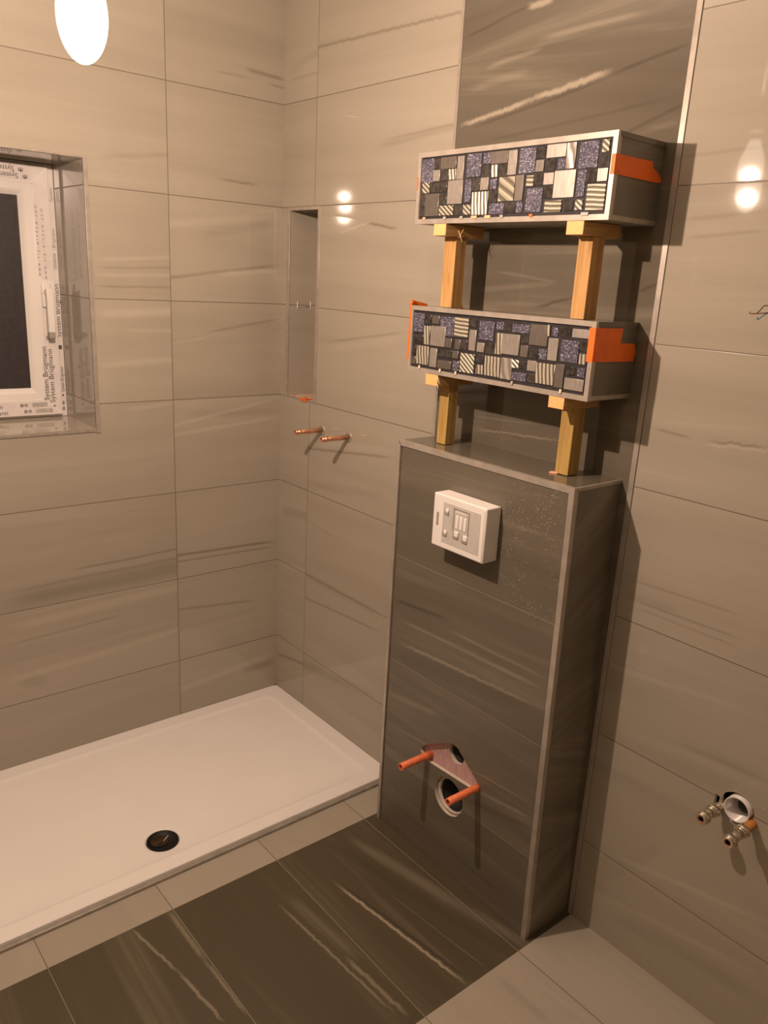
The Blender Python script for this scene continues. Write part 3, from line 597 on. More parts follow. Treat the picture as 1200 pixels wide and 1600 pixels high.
for (cx_, cz_, s_) in [(x0 + 0.042, z0 + 0.087, 0.013), (x0 + 0.040, z0 + 0.034, 0.013), (x0 + 0.075, z0 + 0.037, 0.017), (x0 + 0.104, z0 + 0.034, 0.017)]:
    mb = MB()
    mb.box((cx_, yb - 0.003, cz_ - 0.001), (cx_ + s_, yb, cz_ + 0.0035), 'plastic_shade', 0.0008)
    mb.box((cx_ - 0.001, yb - 0.003, cz_), (cx_ + 0.0025, yb, cz_ + s_), 'plastic_shade', 0.0008)
    mb.box((cx_ + 0.003, yb - 0.004, cz_ + 0.004), (cx_ + s_, yb, cz_ + s_), 'white_plastic', 0.0015)
    part(mb, 'clip', t)
mb = MB()
fx0, fx1, fz0, fz1 = x0 + 0.070, x0 + 0.122, z0 + 0.052, z0 + 0.106
for a, b in [((fx0, fz1), (fx1, fz1 + 0.003)), ((fx0, fz0), (fx0 + 0.003, fz1)), ((fx1 - 0.003, fz0), (fx1, fz1))]:
    mb.box((a[0], yb - 0.002, a[1]), (b[0], yb, b[1]), 'plastic_shade', 0.0006)
for k in range(6):
    mb.box((fx0 + 0.007 + k * 0.0065, yb - 0.0018, fz1 - 0.009), (fx0 + 0.0105 + k * 0.0065, yb, fz1 - 0.004), 'white_plastic', 0.0004)
for k in range(3):
    mb.box((fx0 + 0.009 + k * 0.013, yb - 0.0022, fz0 + 0.008), (fx0 + 0.018 + k * 0.013, yb, fz1 - 0.014), 'white_plastic', 0.001)
part(mb, 'moulded_frame', t)

# ------------------------------------------------------------------ shower tray
def rounded(x0, x1, y0, y1, r, cx, cy, n):
    """rounded rectangle sampled by angle round (cx, cy)"""
    out = []
    for k in range(n):
        a = 2 * PI * k / n; dx, dy = math.cos(a), math.sin(a)
        lo, hi = 0.0, 3.0
        for _ in range(40):
            m_ = (lo + hi) / 2; px, py = cx + dx * m_, cy + dy * m_
            inside = x0 <= px <= x1 and y0 <= py <= y1
            if inside:
                qx = max(x0 + r - px, px - (x1 - r), 0); qy = max(y0 + r - py, py - (y1 - r), 0)
                inside = qx * qx + qy * qy <= r * r or qx == 0 or qy == 0
            if inside: lo = m_
            else: hi = m_
        out.append((cx + dx * lo, cy + dy * lo))
    return out
TX, TY0, TZ = 0.6985, -1.42, 0.0183
dcx, dcy, dr_ = 0.569, -0.717, 0.0435
tray = thing('shower_tray', (0.35, -0.71, 0), 'low white rectangular shower tray in the corner below the window', 'shower tray')
mb = MB(); N = 360; rings = []
for (x0, x1, y0, y1, r, z_) in [(0.0006, TX, TY0, -0.0006, 0.003, 0.0002), (0.0006, TX, TY0, -0.0006, 0.003, TZ - 0.0015), (0.0014, TX - 0.0015, TY0 + 0.0015, -0.0014, 0.004, TZ),
        (0.052, TX - 0.045, TY0 + 0.05, -0.060, 0.035, TZ), (0.056, TX - 0.049, TY0 + 0.054, -0.064, 0.035, TZ - 0.0012), (0.066, TX - 0.058, TY0 + 0.064, -0.074, 0.035, TZ - 0.0042), (0.071, TX - 0.062, TY0 + 0.068, -0.079, 0.035, TZ - 0.0048)]:
    rings.append([mb.bm.verts.new((p[0], p[1], z_)) for p in rounded(x0, x1, y0, y1, r, dcx, dcy, N)])
for rr_, z_ in [(0.062, TZ - 0.0085), (0.052, TZ - 0.0095), (0.0465, TZ - 0.0108), (dr_, TZ - 0.0145), (dr_, 0.0015)]:
    rings.append([mb.bm.verts.new((dcx + rr_ * math.cos(2*PI*k/N), dcy + rr_ * math.sin(2*PI*k/N), z_)) for k in range(N)])
i = mb.mi('tray')
for q_, (A, B) in enumerate(zip(rings, rings[1:])):
    for k in range(N):
        f = mb.bm.faces.new((A[k], A[(k+1) % N], B[(k+1) % N], B[k])); f.material_index = i; f.smooth = q_ > 2
    if q_ in (1, 2, 3):
        for k in range(N):
            ed = mb.bm.edges.get((A[k], A[(k+1) % N]))
            if ed: ed.smooth = False
part(mb, 'basin', tray)
mb = MB()
mb.lathe([(dr_ - 0.0004, 0.0078), (dr_ - 0.003, 0.0072), (dr_ - 0.004, 0.0016), (0.0, 0.0014)], 'black', (dcx, dcy, 0))
dr2 = part(mb, 'drain', tray, 'black waste opening')
mb = MB(); mb.lathe([(0.024, 0.0032), (0.012, 0.0035), (0, 0.0036)], 'drain_brown', (dcx - 0.008, dcy - 0.006, 0))
part(mb, 'waste_water', dr2, 'brown puddle')
t = MB(); t.tube((dcx + 0.001, dcy + 0.002, 0.005), (dcx - 0.008, dcy + 0.020, 0.009), 0.0009, 'shim_cream', n=8)
s_ = t.build('splinter'); tag(s_, 'thin pale splinter lying in the dark shower drain', 'splinter')
# silicone and trim between tray and border tiles
mb = MB(); mb.box((TX + 0.0004, TY0, 0.0002), (0.7095, -0.0006, 0.0085), 'trim_dull', 0.0012)
st(mb.build('trim_8'), 'dull metal strip along the front of the shower tray')

# ------------------------------------------------------------------ window
XW = -0.245                         # front face of the fixed frame
win = bpy.data.objects.new('window_1', None); COL.objects.link(win); win.location = (XW, -(WY0 + WY1) / 2, WZ0)
st(win, 'white plastic window with printed protective film and a dark night pane')
def ring_yz(mb, y0, y1, z0, z1, wd, xb, xf, m, bevel=0.0015):
    mb.box((xb, -y1, z0), (xf, -y0, z0 + wd), m, bevel); mb.box((xb, -y1, z1 - wd), (xf, -y0, z1), m, bevel)
    mb.box((xb, -(y0 + wd), z0 + wd), (xf, -y0, z1 - wd), m, bevel); mb.box((xb, -y1, z0 + wd), (xf, -(y1 - wd), z1 - wd), m, bevel)
WYb = WY1 - 0.001
mb = MB(); ring_yz(mb, WY0 + 0.001, WYb, WZ0 + 0.001, WZ1 - 0.001, 0.045, XW - 0.06, XW, 'white_pvc')
part(mb, 'frame', win)
SY0, SY1, SZ0, SZ1 = 0.6575, 1.43, 1.0625, 1.7825
XS = XW + 0.016                      # front of the sash
mb = MB(); ring_yz(mb, SY0, SY1, SZ0, SZ1, 0.050, XW + 0.0005, XS, 'white_pvc', 0.002)
# glazing bead: bevelled inner lip
gy0, gy1, gz0, gz1 = 0.7445, 1.345, 1.147, 1.698
for k, (a, b) in enumerate([(0.050, XS - 0.0015), (0.068, XS - 0.003), (0.082, XS - 0.013)]): pass
def loop(y0, y1, z0, z1, x): return [mb.bm.verts.new(p) for p in ((x, -y0, z0), (x, -y1, z0), (x, -y1, z1), (x, -y0, z1))]
L0 = loop(SY0 + 0.049, SY1 - 0.049, SZ0 + 0.049, SZ1 - 0.049, XS - 0.0012)
L1 = loop(gy0 - 0.016, gy1 + 0.016, gz0 - 0.016, gz1 + 0.016, XS - 0.0025)
L2 = loop(gy0 - 0.010, gy1 + 0.010, gz0 - 0.010, gz1 + 0.010, XS - 0.006)
L3 = loop(gy0, gy1, gz0, gz1, XS - 0.0145)
i = mb.mi('white_pvc')
for A, B in ((L0, L1), (L1, L2), (L2, L3)):
    for k in range(4): f = mb.bm.faces.new((A[k], A[(k+1) % 4], B[(k+1) % 4], B[k])); f.material_index = i
part(mb, 'sash', win, None, True)
mb = MB(); mb.box((XW - 0.02, -gy1 - 0.004, gz0 - 0.004), (XS - 0.0148, -gy0 + 0.004, gz1 + 0.004), 'pane')
part(mb, 'pane', win, 'dark night glass')
mb = MB(); ring_yz(mb, gy0 - 0.002, gy1 + 0.002, gz0 - 0.002, gz1 + 0.002, 0.004, XS - 0.0155, XS - 0.0135, 'dark_pipe', 0)
part(mb, 'gasket', win)
# protective film bands (mitred, thin)
mb = MB(); xf = XS + 0.0004
F0, F1 = 0.003, 0.043
def film_quad(p): 
    f = mb.face([(xf, -a, b) for a, b in p], 'film')
film_quad([(SY0 + F0 + 0.004, SZ0 + F0), (SY1 - F0, SZ0 + F0), (SY1 - F1, SZ0 + F1), (SY0 + F1 + 0.004, SZ0 + F1)])
film_quad([(SY0 + F0, SZ0 + F0 + 0.006), (SY0 + F1, SZ0 + F1 + 0.006), (SY0 + F1, 1.440), (SY0 + F1 - 0.006, 1.430), (SY0 + F0, 1.428)])
film_quad([(SY0 + F0, 1.465), (SY0 + F1 - 0.010, 1.467), (SY0 + F1, 1.480), (SY0 + F1, SZ1 - F1 - 0.006), (SY0 + F0, SZ1 - F0 - 0.006)])
film_quad([(SY0 + F0 + 0.004, SZ1 - F0), (SY0 + F1 + 0.004, SZ1 - F1), (SY1 - F1, SZ1 - F1), (SY1 - F0, SZ1 - F0)])
mb.face([(XW + 0.0005, -(WY0 + 0.003), WZ0 + 0.004), (XW + 0.0005, -(WY0 + 0.019), WZ0 + 0.004), (XW + 0.0005, -(WY0 + 0.019), WZ1 - 0.004), (XW + 0.0005, -(WY0 + 0.003), WZ1 - 0.004)], 'film')
part(mb, 'protective_film', win)
def text_mesh(body, size, mat, gap=1.0):
    cu = bpy.data.curves.new('lettering', 'FONT'); cu.body = body; cu.size = size; cu.extrude = 0.0002; cu.align_x = 'LEFT'; cu.space_character = gap
    o = bpy.data.objects.new('tmp', cu); COL.objects.link(o)
    bpy.context.view_layer.update()
    me = bpy.data.meshes.new_from_object(o.evaluated_get(bpy.context.evaluated_depsgraph_get()))
    bpy.data.objects.remove(o, do_unlink=True)
    me.materials.clear(); me.materials.append(M[mat]); return me
def put_text(body, size, y, z, x, ang, mat, parent, sx=1.0, gap=1.0):
    """lettering on a face looking along +x; viewer sees +y to the right. ang turns it in that face"""
    me = text_mesh(body, size, mat, gap)
    basis = Matrix(((0, 0, 1), (1, 0, 0), (0, 1, 0))).to_4x4()           # text x -> +y, text y -> +z, normal -> +x
    me.transform(Matrix.Translation((x, -y, z)) @ Matrix.Rotation(ang, 4, 'X') @ basis @ Matrix.Diagonal((sx, 1, 1, 1)))
    off = parent.location.copy()
    me.transform(Matrix.Translation(-off))
    o = link('lettering', me, parent); return o
xt = XS + 0.0008
up = PI / 2
put_text('System Brügmann', 0.0215, 0.6785, 1.100, xt, up, 'ink', win, 1.06)
put_text('System Brügmann', 0.0215, 0.6955, 1.108, xt, up, 'ink', win, 1.06)
put_text('www.vip-window.com', 0.0135, 0.6785, 1.470, xt, up, 'ink_mid', win, 0.95, 1.75)
put_text('www.vip-window.com', 0.0135, 0.6955, 1.478, xt, up, 'ink_mid', win, 0.95, 1.75)
put_text('System Brügmann', 0.0200, WY0 + 0.0055, 1.298, XW + 0.0008, up, 'ink', win, 1.1)
put_text('System Brügmann', 0.0135, WY0 + 0.0065, 1.130, XW + 0.0008, up, 'ink', win, 0.8)
put_text('Brügmann', 0.0135, WY0 + 0.0065, 1.560, XW + 0.0008, up, 'ink_mid', win, 1.0)
put_text('System', 0.0135, WY0 + 0.0065, 1.690, XW + 0.0008, up, 'ink_mid', win, 1.0)
put_text('System Brügmann', 0.0200, 0.8190 + 0.158, 1.0875, xt, 0, 'ink', win)
put_text('System Brügmann', 0.0200, 0.8050 + 0.158, 1.0690, xt, 0, 'ink', win)
# upside down along the top
put_text('System Brügmann', 0.0195, 0.7500, 1.7735, xt, PI, 'ink', win)
put_text('System Brügmann', 0.0195, 0.7400, 1.7560, xt, PI, 'ink', win)
# small printed emblems and grey bars of the film
mb = MB()
def trident(y, z, s, m='ink', flip=1):
    mb.box((xt, -y - 0.0010 * s, z - 0.005 * s), (xt + 0.0002, -y + 0.0010 * s, z + 0.005 * s), m)
    mb.box((xt, -y - 0.0050 * s, z - 0.001 * s * flip - 0.001 * s), (xt + 0.0002, -y - 0.0032 * s, z + 0.004 * s), m)
    mb.box((xt, -y + 0.0032 * s, z - 0.001 * s * flip - 0.001 * s), (xt + 0.0002, -y + 0.0050 * s, z + 0.004 * s), m)
    mb.box((xt, -y - 0.0050 * s, z - 0.0028 * s), (xt + 0.0002, -y + 0.0050 * s, z - 0.0008 * s), m)
trident(0.7325, 1.7665, 1.2); trident(0.7215, 1.7490, 1.2)
trident(0.6810, 1.0900, 0.7)
mb.box((XW + 0.0007, -(WY0 + 0.016), 1.262), (XW + 0.0010, -(WY0 + 0.006), 1.274), 'ink', 0.0)
mb.box((XW + 0.0007, -(WY0 + 0.014), 1.116), (XW + 0.0010, -(WY0 + 0.009), 1.122), 'ink', 0.0)
for z_ in (1.072, 1.090): mb.box((XW + 0.0007, -(WY0 + 0.015), z_), (XW + 0.0010, -(WY0 + 0.008), z_ + 0.011), 'ink_mid', 0.0)
mb.box((XW + 0.0007, -(WY0 + 0.015), 1.500), (XW + 0.0010, -(WY0 + 0.007), 1.545), 'ink_grey', 0.0)
for (y0, y1, z0, z1, m) in [(0.702, 0.747, 1.0890, 1.1020, 'ink_grey'), (0.688, 0.738, 1.0705, 1.0830, 'ink_grey')]:
    mb.box((xt, -y1, z0), (xt + 0.0002, -y0, z1), m)
for (yc, zc) in [(0.778, 1.0955), (0.768, 1.0765)]:
    mb.tube((xt, -yc, zc), (xt + 0.0002, -yc, zc), 0.0055, 'ink_mid', n=12)
    mb.box((xt, -yc + 0.007, zc - 0.005), (xt + 0.0002, -yc + 0.018, zc + 0.005), 'ink_grey')
    mb.box((xt, -yc + 0.010, zc - 0.001), (xt + 0.0003, -yc + 0.016, zc + 0.004), 'ink_mid')
for (yc, zc) in [(0.6705, 1.305), (0.6885, 1.300)]:
    mb.box((xt, -yc - 0.004, zc - 0.008), (xt + 0.0002, -yc + 0.004, zc + 0.004), 'ink_mid')
part(mb, 'printed_marks', win)
# handle
hy, hz = 0.686, 1.428
mb = MB(); mb.box((XS, -hy - 0.0135, hz - 0.040), (XS + 0.011, -hy + 0.0135, hz + 0.032), 'white_pvc', 0.005, segs=3)
h = part(mb, 'handle', win, 'white window handle')
mb = MB()
mb.tube((XS + 0.008, -hy, hz + 0.004), (XS + 0.034, -hy, hz + 0.004), 0.0095, 'white_pvc', n=24)
mb.box((XS + 0.030, -hy - 0.010, hz - 0.112), (XS + 0.043, -hy + 0.0105, hz + 0.016), 'white_pvc', 0.003, segs=3)
part(mb, 'lever', h)
mb = MB(); mb.box((XS + 0.0305, -hy - 0.0085, hz - 0.128), (XS + 0.042, -hy + 0.009, hz - 0.1122), 'plastic_shade', 0.001)
part(mb, 'lever_end', h, 'grey lever end')

# ------------------------------------------------------------------ bare bulb
bl = thing('light_bulb', BULB, 'glowing bare light bulb hanging in front of the window wall', 'light bulb')
b = NB('glowing_glass')
em = b.n('ShaderNodeEmission'); em.inputs[0].default_value = (1.0, 0.82, 0.62, 1); em.inputs[1].default_value = 14.0
tr = b.n('ShaderNodeBsdfTransparent'); mx = b.n('ShaderNodeMixShader'); mx.inputs[0].default_value = 0.22
b.t.links.new(tr.outputs[0], mx.inputs[1]); b.t.links.new(em.outputs[0], mx.inputs[2]); b.t.links.new(mx.outputs[0], b.out.inputs[0])
M['bulb'] = b.m
mb = MB(); prof = [(0.0, -0.043)]  # glass made wider than the bulb, its bloom put into the shape
for k in range(1, 16):
    a = -PI / 2 + k * PI / 20; prof.append((0.0365 * math.cos(a), 0.022 + 0.065 * math.sin(a)))
prof += [(0.0215, 0.083), (0.0165, 0.094), (0.0140, 0.102)]
mb.lathe(prof, 'bulb', BULB); part(mb, 'glass', bl)
mb = MB(); mb.lathe([(0.0142, 0.098), (0.0142, 0.116), (0.020, 0.117), (0.020, 0.152), (0.010, 0.160), (0.0, 0.160)], 'dark_pipe', BULB)
part(mb, 'lamp_holder', bl)
mb = MB(); mb.tube(BULB + Vector((0, 0, 0.158)), (BULB.x, BULB.y, H - 0.001), 0.0032, 'cord', n=10); part(mb, 'cord', bl)
ld = bpy.data.lights.new('bulb_light', 'POINT'); ld.energy = BULB_POWER; ld.color = BULB_COLOUR; ld.shadow_soft_size = 0.012
lo = bpy.data.objects.new('bulb_light', ld); COL.objects.link(lo); lo.parent = bl

# ------------------------------------------------------------------ mosaic shelves and their props
def shelf(x0, x1, y, z0, z1, tiles, label, name='mosaic_shelf_box', wt=0.0105):
    t = thing(name, ((x0 + x1) / 2, -y / 2, z0), label, 'shelf')
    mb = MB(); mb.box((x0 + 0.002, -y + 0.010, z0 + 0.010), (x1 - 0.002, -0.0004, z1 - 0.010), 'shelf_side'); part(mb, 'body', t)
    mb = MB(); mb.box((x0 + 0.001, -y + 0.0065, z1 - 0.010), (x1 - 0.0005, -0.0004, z1 - 0.0005), 'top'); part(mb, 'top_panel', t)
    mb = MB(); mb.box((x0 + 0.001, -y + 0.0065, z0 + 0.0005), (x1 - 0.0005, -0.0004, z0 + 0.010), 'trim_dull', 0.001); part(mb, 'bottom_panel', t)
    e = 0.0008
    quads = [[(x0, z1), (x0 + wt, z1 - wt), (x1 - wt, z1 - wt), (x1, z1)], [(x0, z0), (x1, z0), (x1 - wt, z0 + wt), (x0 + wt, z0 + wt)],
             [(x0, z0), (x0 + wt, z0 + wt), (x0 + wt, z1 - wt), (x0, z1)], [(x1, z0), (x1, z1), (x1 - wt, z1 - wt), (x1 - wt, z0 + wt)]]
    for qd in quads:
        mb = MB(); trimbar(mb, qd, -y, -y + 0.007); part(mb, 'edge_trim', t, 'pale metal corner trim', True)
    mb = MB(); mb.box((x1 - 0.0025, -y + 0.007, z0 + 0.0102), (x1 - 0.0005, -y + 0.0125, z1 - 0.0102), 'trim_dull'); part(mb, 'edge_trim', t)
    mb = MB(); yp = -y + 0.004
    mb.box((x0 + wt - 0.001, yp + 0.0008, z0 + wt - 0.001), (x1 - wt + 0.001, yp + 0.0055, z1 - wt + 0.001), 'groutline')
    for k, a, b_, c, d in tiles:
        a, b_ = max(a, x0 + wt + 0.0006), min(b_, x1 - wt - 0.0006); c, d = max(c, z0 + wt + 0.0012), min(d, z1 - wt - 0.0008)
        if b_ - a < 0.003 or d - c < 0.003: continue
        lift = {'G': 0.0008, 'D': 0.0004}.get(k, 0.0014) + random.uniform(0, 0.0006)
        mb.box((a + 0.0004, yp - lift, c + 0.0004), (b_ - 0.0004, yp + 0.002, d - 0.0004), k, 0.0008, segs=1)
    part(mb, 'mosaic', t, 'mosaic of glitter glass and brushed metal pieces')
    return t
UX0, UX1, UY, UZ0, UZ1 = 0.8314, 1.3831, 0.1552, 1.6528, 1.8073
LX0, LX1, LY, LZ0, LZ1 = 0.8231, 1.3788, 0.1453, 1.3138, 1.4667
LZ0 -= 0.004
sh_up = shelf(UX0, UX1, UY, UZ0, UZ1, MOSAIC_UP, 'upper mosaic-fronted box shelf propped on battens against the slate strip')
sh_lo = shelf(LX0, LX1, LY, LZ0, LZ1, MOSAIC_LOW, 'lower mosaic-fronted box shelf propped just above the boxing')

def batten(p0, p1, m, end, label, name, group):
    mb = MB(); mb.box(p0, p1, m, 0.0008, segs=1)
    o = mb.build(name)
    if end:          # fresh-cut end grain on the front face
        o.data.materials.append(M['wood_end'])
        for f in o.data.polygons:
            if f.normal.y < -0.9: f.material_index = 1
    base = Vector(((p0[0] + p1[0]) / 2, (p0[1] + p1[1]) / 2, p0[2])); o.data.transform(Matrix.Translation(-base)); o.location = base
    tag(o, label, 'wooden batten', group); return o
g1, g2 = 'upright wooden battens', 'short cross battens under the shelves'
batten((0.8990, -0.1552, 1.6265), (0.9400, -0.030, UZ0 - 0.0003), 'wood_post_y', True, 'cross batten under the left end of the upper mosaic shelf', 'cross_batten', g2)
batten((1.2860, -0.1552, 1.6265), (1.3280, -0.033, UZ0 - 0.0003), 'wood_post_y', True, 'cross batten under the right end of the upper mosaic shelf', 'cross_batten', g2)
batten((0.8935, -0.1453, 1.2825), (0.9368, -0.025, LZ0 - 0.0003), 'wood_post_y', True, 'cross batten under the left end of the lower mosaic shelf', 'cross_batten', g2)
cbr = batten((1.2805, -0.1453, 1.2845), (1.3220, -0.025, LZ0 - 0.0003), 'wood_post_y', True, 'chipped cross batten under the right end of the lower mosaic shelf', 'cross_batten', g2)
batten((0.8975, -0.1170, LZ1 + 0.0003), (0.9370, -0.0830, 1.6262), 'wood_post_z', False, 'left upright batten between the two mosaic shelves', 'upright_batten', g1)
batten((1.2905, -0.1180, LZ1 + 0.0003), (1.3255, -0.0790, 1.6262), 'wood_post_z', False, 'right upright batten between the two mosaic shelves', 'upright_batten', g1)
batten((0.9010, -0.1010, BZ + 0.0015), (0.9340, -0.0700, 1.2822), 'wood_post_low', False, 'left upright batten standing on the slate boxing', 'upright_batten', g1)
batten((1.2720, -0.0860, BZ + 0.0015), (1.3080, -0.0500, 1.2842), 'wood_post_low', False, 'right upright batten standing on the slate boxing', 'upright_batten', g1)
# splinters and shims
def bit(name, label, cat, fn, group=None):
    mb = MB(); fn(mb); o = mb.build(name); tag(o, label, cat, group)
    return o
bit('wood_splinter', 'pale wood splinters hanging off the left batten under the upper shelf', 'splinter', lambda m: (m.tube((0.9405, -0.115, 1.640), (0.952, -0.112, 1.616), 0.0008, 'shim_cream', n=6), m.tube((0.9405, -0.113, 1.624), (0.956, -0.113, 1.645), 0.0007, 'wood_end', n=6)))
bit('wood_splinter', 'pale splinters at the cut end of the left batten under the lower shelf', 'splinter', lambda m: (m.tube((0.9372, -0.145, 1.305), (0.945, -0.146, 1.289), 0.0009, 'shim_cream', n=6), m.tube((0.937, -0.145, 1.288), (0.944, -0.147, 1.277), 0.0008, 'shim_cream', n=6)))
bit('wood_chip', 'small pale wood chip lying on the lower shelf behind its left batten', 'wood chip', lambda m: (m.box((0.927, -0.080, LZ1 - 0.0002), (0.937, -0.074, LZ1 + 0.006), 'wood_end', 0.001, rot=Matrix.Rotation(0.5, 3, 'Y'))))
bit('wood_chip', 'orange-pink shim under the foot of the right batten on the boxing', 'shim', lambda m: m.box((1.262, -0.094, BZ + 0.0001), (1.281, -0.079, BZ + 0.0032), 'tape_pink', 0.0008, rot=Matrix.Rotation(0.3, 3, 'Z')))
ups = [('tape_pink', .0165, 1, 'peach'), ('shim_grey', .086, 1, 'grey'), ('ink_grey', .1405, 1, 'pale blue-grey'), ('tape_pink', .176, 2, 'peach'), ('tape_pink', .217, 2, 'broad peach'), ('shim_grey', .262, 1, 'grey-green'), ('tape', .344, 1, 'orange-red'), ('ink_grey', .475, 2, 'grey')]
where = ['below the leftmost glitter pieces', 'left of the slanting ribs', 'below the tall upright ribs', 'under the short glitter piece', 'below the dark piece at the middle', 'below the big low glitter piece', 'below the ribbed piece right of middle', 'below the ribbed piece at right end']
for (m_, dx, wdd, c), wh in zip(ups, where):
    x_ = UX0 + 0.012 + dx
    bit('tile_wedge', f'{c} tile wedge on upper shelf front, {wh}', 'tile wedge', lambda m: m.box((x_, -UY - 0.0022, UZ0 + 0.0085), (x_ + 0.009 * wdd, -UY - 0.0001, UZ0 + 0.0145), m_, 0.0006, segs=1), 'tile wedges of the upper shelf')
los = [('shim_cream', .0315, 'leftmost, under the wavy upright ribs'), ('shim_cream', .106, 'under the slanting zebra ribs'), ('shim_cream', .160, 'under the tall upright ribs at mid-left'), ('shim_grey', .3375, 'grey one right of middle'), ('shim_cream', .472, 'rightmost, under the plain grey square')]
for m_, dx, wh in los:
    x_ = LX0 + 0.012 + dx
    bit('tile_wedge', f'tiny tile wedge on the lower shelf front, {wh}', 'tile wedge', lambda m: m.box((x_, -LY - 0.0030, LZ0 + 0.0075), (x_ + 0.006, -LY - 0.0001, LZ0 + 0.0160), m_, 0.001, segs=1), 'tile wedges of the lower shelf')
# orange tape
def tape_piece(label, quads):
    mb = MB()
    for qd in quads: mb.face(qd, 'tape')
    o = mb.build('masking_tape'); sol = o.modifiers.new('thickness', 'SOLIDIFY'); sol.thickness = 0.0004; sol.offset = 1
    tag(o, label, 'tape', 'orange tape strips'); return o
X = UX1 + 0.0003; Yf = -UY - 0.0003
tape_piece('orange tape wrapped round the right end of the upper shelf', [
    [(X, -0.0385, 1.768), (X, -0.0330, 1.757), (X, -0.012, 1.7475), (X, -0.001, 1.739), (X, -0.004, 1.733), (X, -0.020, 1.732), (X, Yf, 1.7325), (X, Yf, 1.7672)],
    [(X, Yf, 1.7672), (X, Yf, 1.7325), (UX1 - 0.009, Yf, 1.7322), (UX1 - 0.009, Yf, 1.7668)]])
X2 = LX1 + 0.0003; Y2 = -LY - 0.0003
tape_piece('two overlapped orange tapes round the right end of the lower shelf', [
    [(X2, Y2, 1.4545), (X2, Y2, 1.3885), (X2, -0.006, 1.387), (X2, -0.001, 1.404), (X2, -0.010, 1.4237), (X2, -0.0575, 1.4245), (X2, -0.0565, 1.4545)],
    [(X2, Y2, 1.4545), (LX1 - 0.0145, Y2, 1.4545), (LX1 - 0.0145, Y2, 1.3880), (X2, Y2, 1.3885)]])
tape_piece('small orange tape tab on the left edge of the upper shelf', [[(UX0 - 0.0002, Yf, 1.728), (UX0 - 0.0002, Yf, 1.757), (UX0 + 0.0035, Yf, 1.756), (UX0 + 0.0035, Yf, 1.727)], [(UX0 - 0.0003, Yf, 1.757), (UX0 - 0.0003, Yf, 1.728), (UX0 - 0.0003, -0.10, 1.728), (UX0 - 0.0003, -0.10, 1.757)]])
tape_piece('long orange tape down the left edge of the lower shelf', [[(LX0 - 0.0050, Y2, 1.335), (LX0 - 0.0010, Y2, 1.480), (LX0 + 0.0045, Y2, 1.480), (LX0 + 0.0015, Y2, 1.335)],
    [(LX0 + 0.0045, Y2, 1.480), (LX0 + 0.0045, Y2, 1.4735), (LX0 + 0.0125, Y2 - 0.002, 1.4715), (LX0 + 0.0130, Y2 - 0.004, 1.4755)],
    [(LX0 - 0.0010, Y2, 1.480), (LX0 - 0.0050, Y2, 1.335), (LX0 - 0.0004, -0.09, 1.335), (LX0 - 0.0004, -0.09, 1.470)]])
tape_piece('torn orange tape scrap on the niche sill', [[(0.128, -0.0035, NZ0 - 0.004), (0.168, -0.0035, NZ0 - 0.006), (0.160, -0.0035, NZ0 + 0.003), (0.131, -0.0035, NZ0 + 0.002)], [(0.131, -0.0035, NZ0 + 0.002), (0.160, -0.0035, NZ0 + 0.003), (0.176, 0.030, NZ0 + 0.0012), (0.138, 0.025, NZ0 + 0.0012)]])
# wire tile clip standing off the niche's left side
t = thing('tile_clip', (NX0, 0.06, 1.424), 'small white wire tile clip stuck in the joint inside the niche', 'tile clip')
for y_ in (0.030, 0.082):
    mb = MB(); mb.tube((NX0 + 0.003, y_, 1.4105), (NX0 + 0.003, y_, 1.4385), 0.0014, 'spacer', n=8); part(mb, 'crossbar', t)
mb = MB(); mb.tube((NX0 + 0.003, 0.030, 1.4205), (NX0 + 0.003, 0.082, 1.4235), 0.0010, 'shim_grey', n=8); part(mb, 'wire', t)

# ------------------------------------------------------------------ pipes
def shower_pipe(x, z, L, label):
    t = thing('copper_pipe', (x, 0, z), label, 'pipe', 'copper shower pipes')
    mb = MB(); mb.tube((x, 0.004, z), (x, -L, z), 0.0074, 'copper', bore=0.0058, depth=0.02, m_in='copper_dark')
    part(mb, 'pipe', t)
    for a, b_ in ((0.004, 0.008), (0.013, 0.021)):
        mb = MB(); mb.tube((x, -L + b_, z), (x, -L + a, z), 0.0082, 'copper', bore=0.0076, depth=b_ - a - 0.0002, n=24); part(mb, 'band', t)
    mb = MB(); mb.lathe([(0.0165, 0.0), (0.0160, 0.0022), (0.010, 0.003), (0.0076, 0.0032)], 'trim_dull', (0, 0, 0), n=28)
    o = part(mb, 'collar', t); o.data.transform(Matrix.Rotation(PI / 2, 4, 'X')); 
    # lathe was written at the origin: move it to the wall face at the pipe
    o.data.transform(Matrix.Translation(Vector((x, 0, z)) ))
    o.data.transform(Matrix.Translation(Vector((0, 0, 0))))
    return t
def fix_collar(t, x, z):
    for c in t.children:
        if c.name.startswith('collar'):
            m = c.data; cz = sum((v.co for v in m.vertices), Vector()) / len(m.vertices)
            m.transform(Matrix.Translation(Vector((0, -cz.y - 0.0012, 0)) + Vector((-cz.x, 0, -cz.z))))
p1 = shower_pipe(0.2537, 1.0465, 0.103, 'left copper pipe stub poking out of the shower wall below the niche'); fix_collar(p1, .2537, 1.0465)
p2 = shower_pipe(0.3991, 1.0497, 0.1035, 'right copper pipe stub poking out of the shower wall, further from the niche'); fix_collar(p2, .3991, 1.0497)

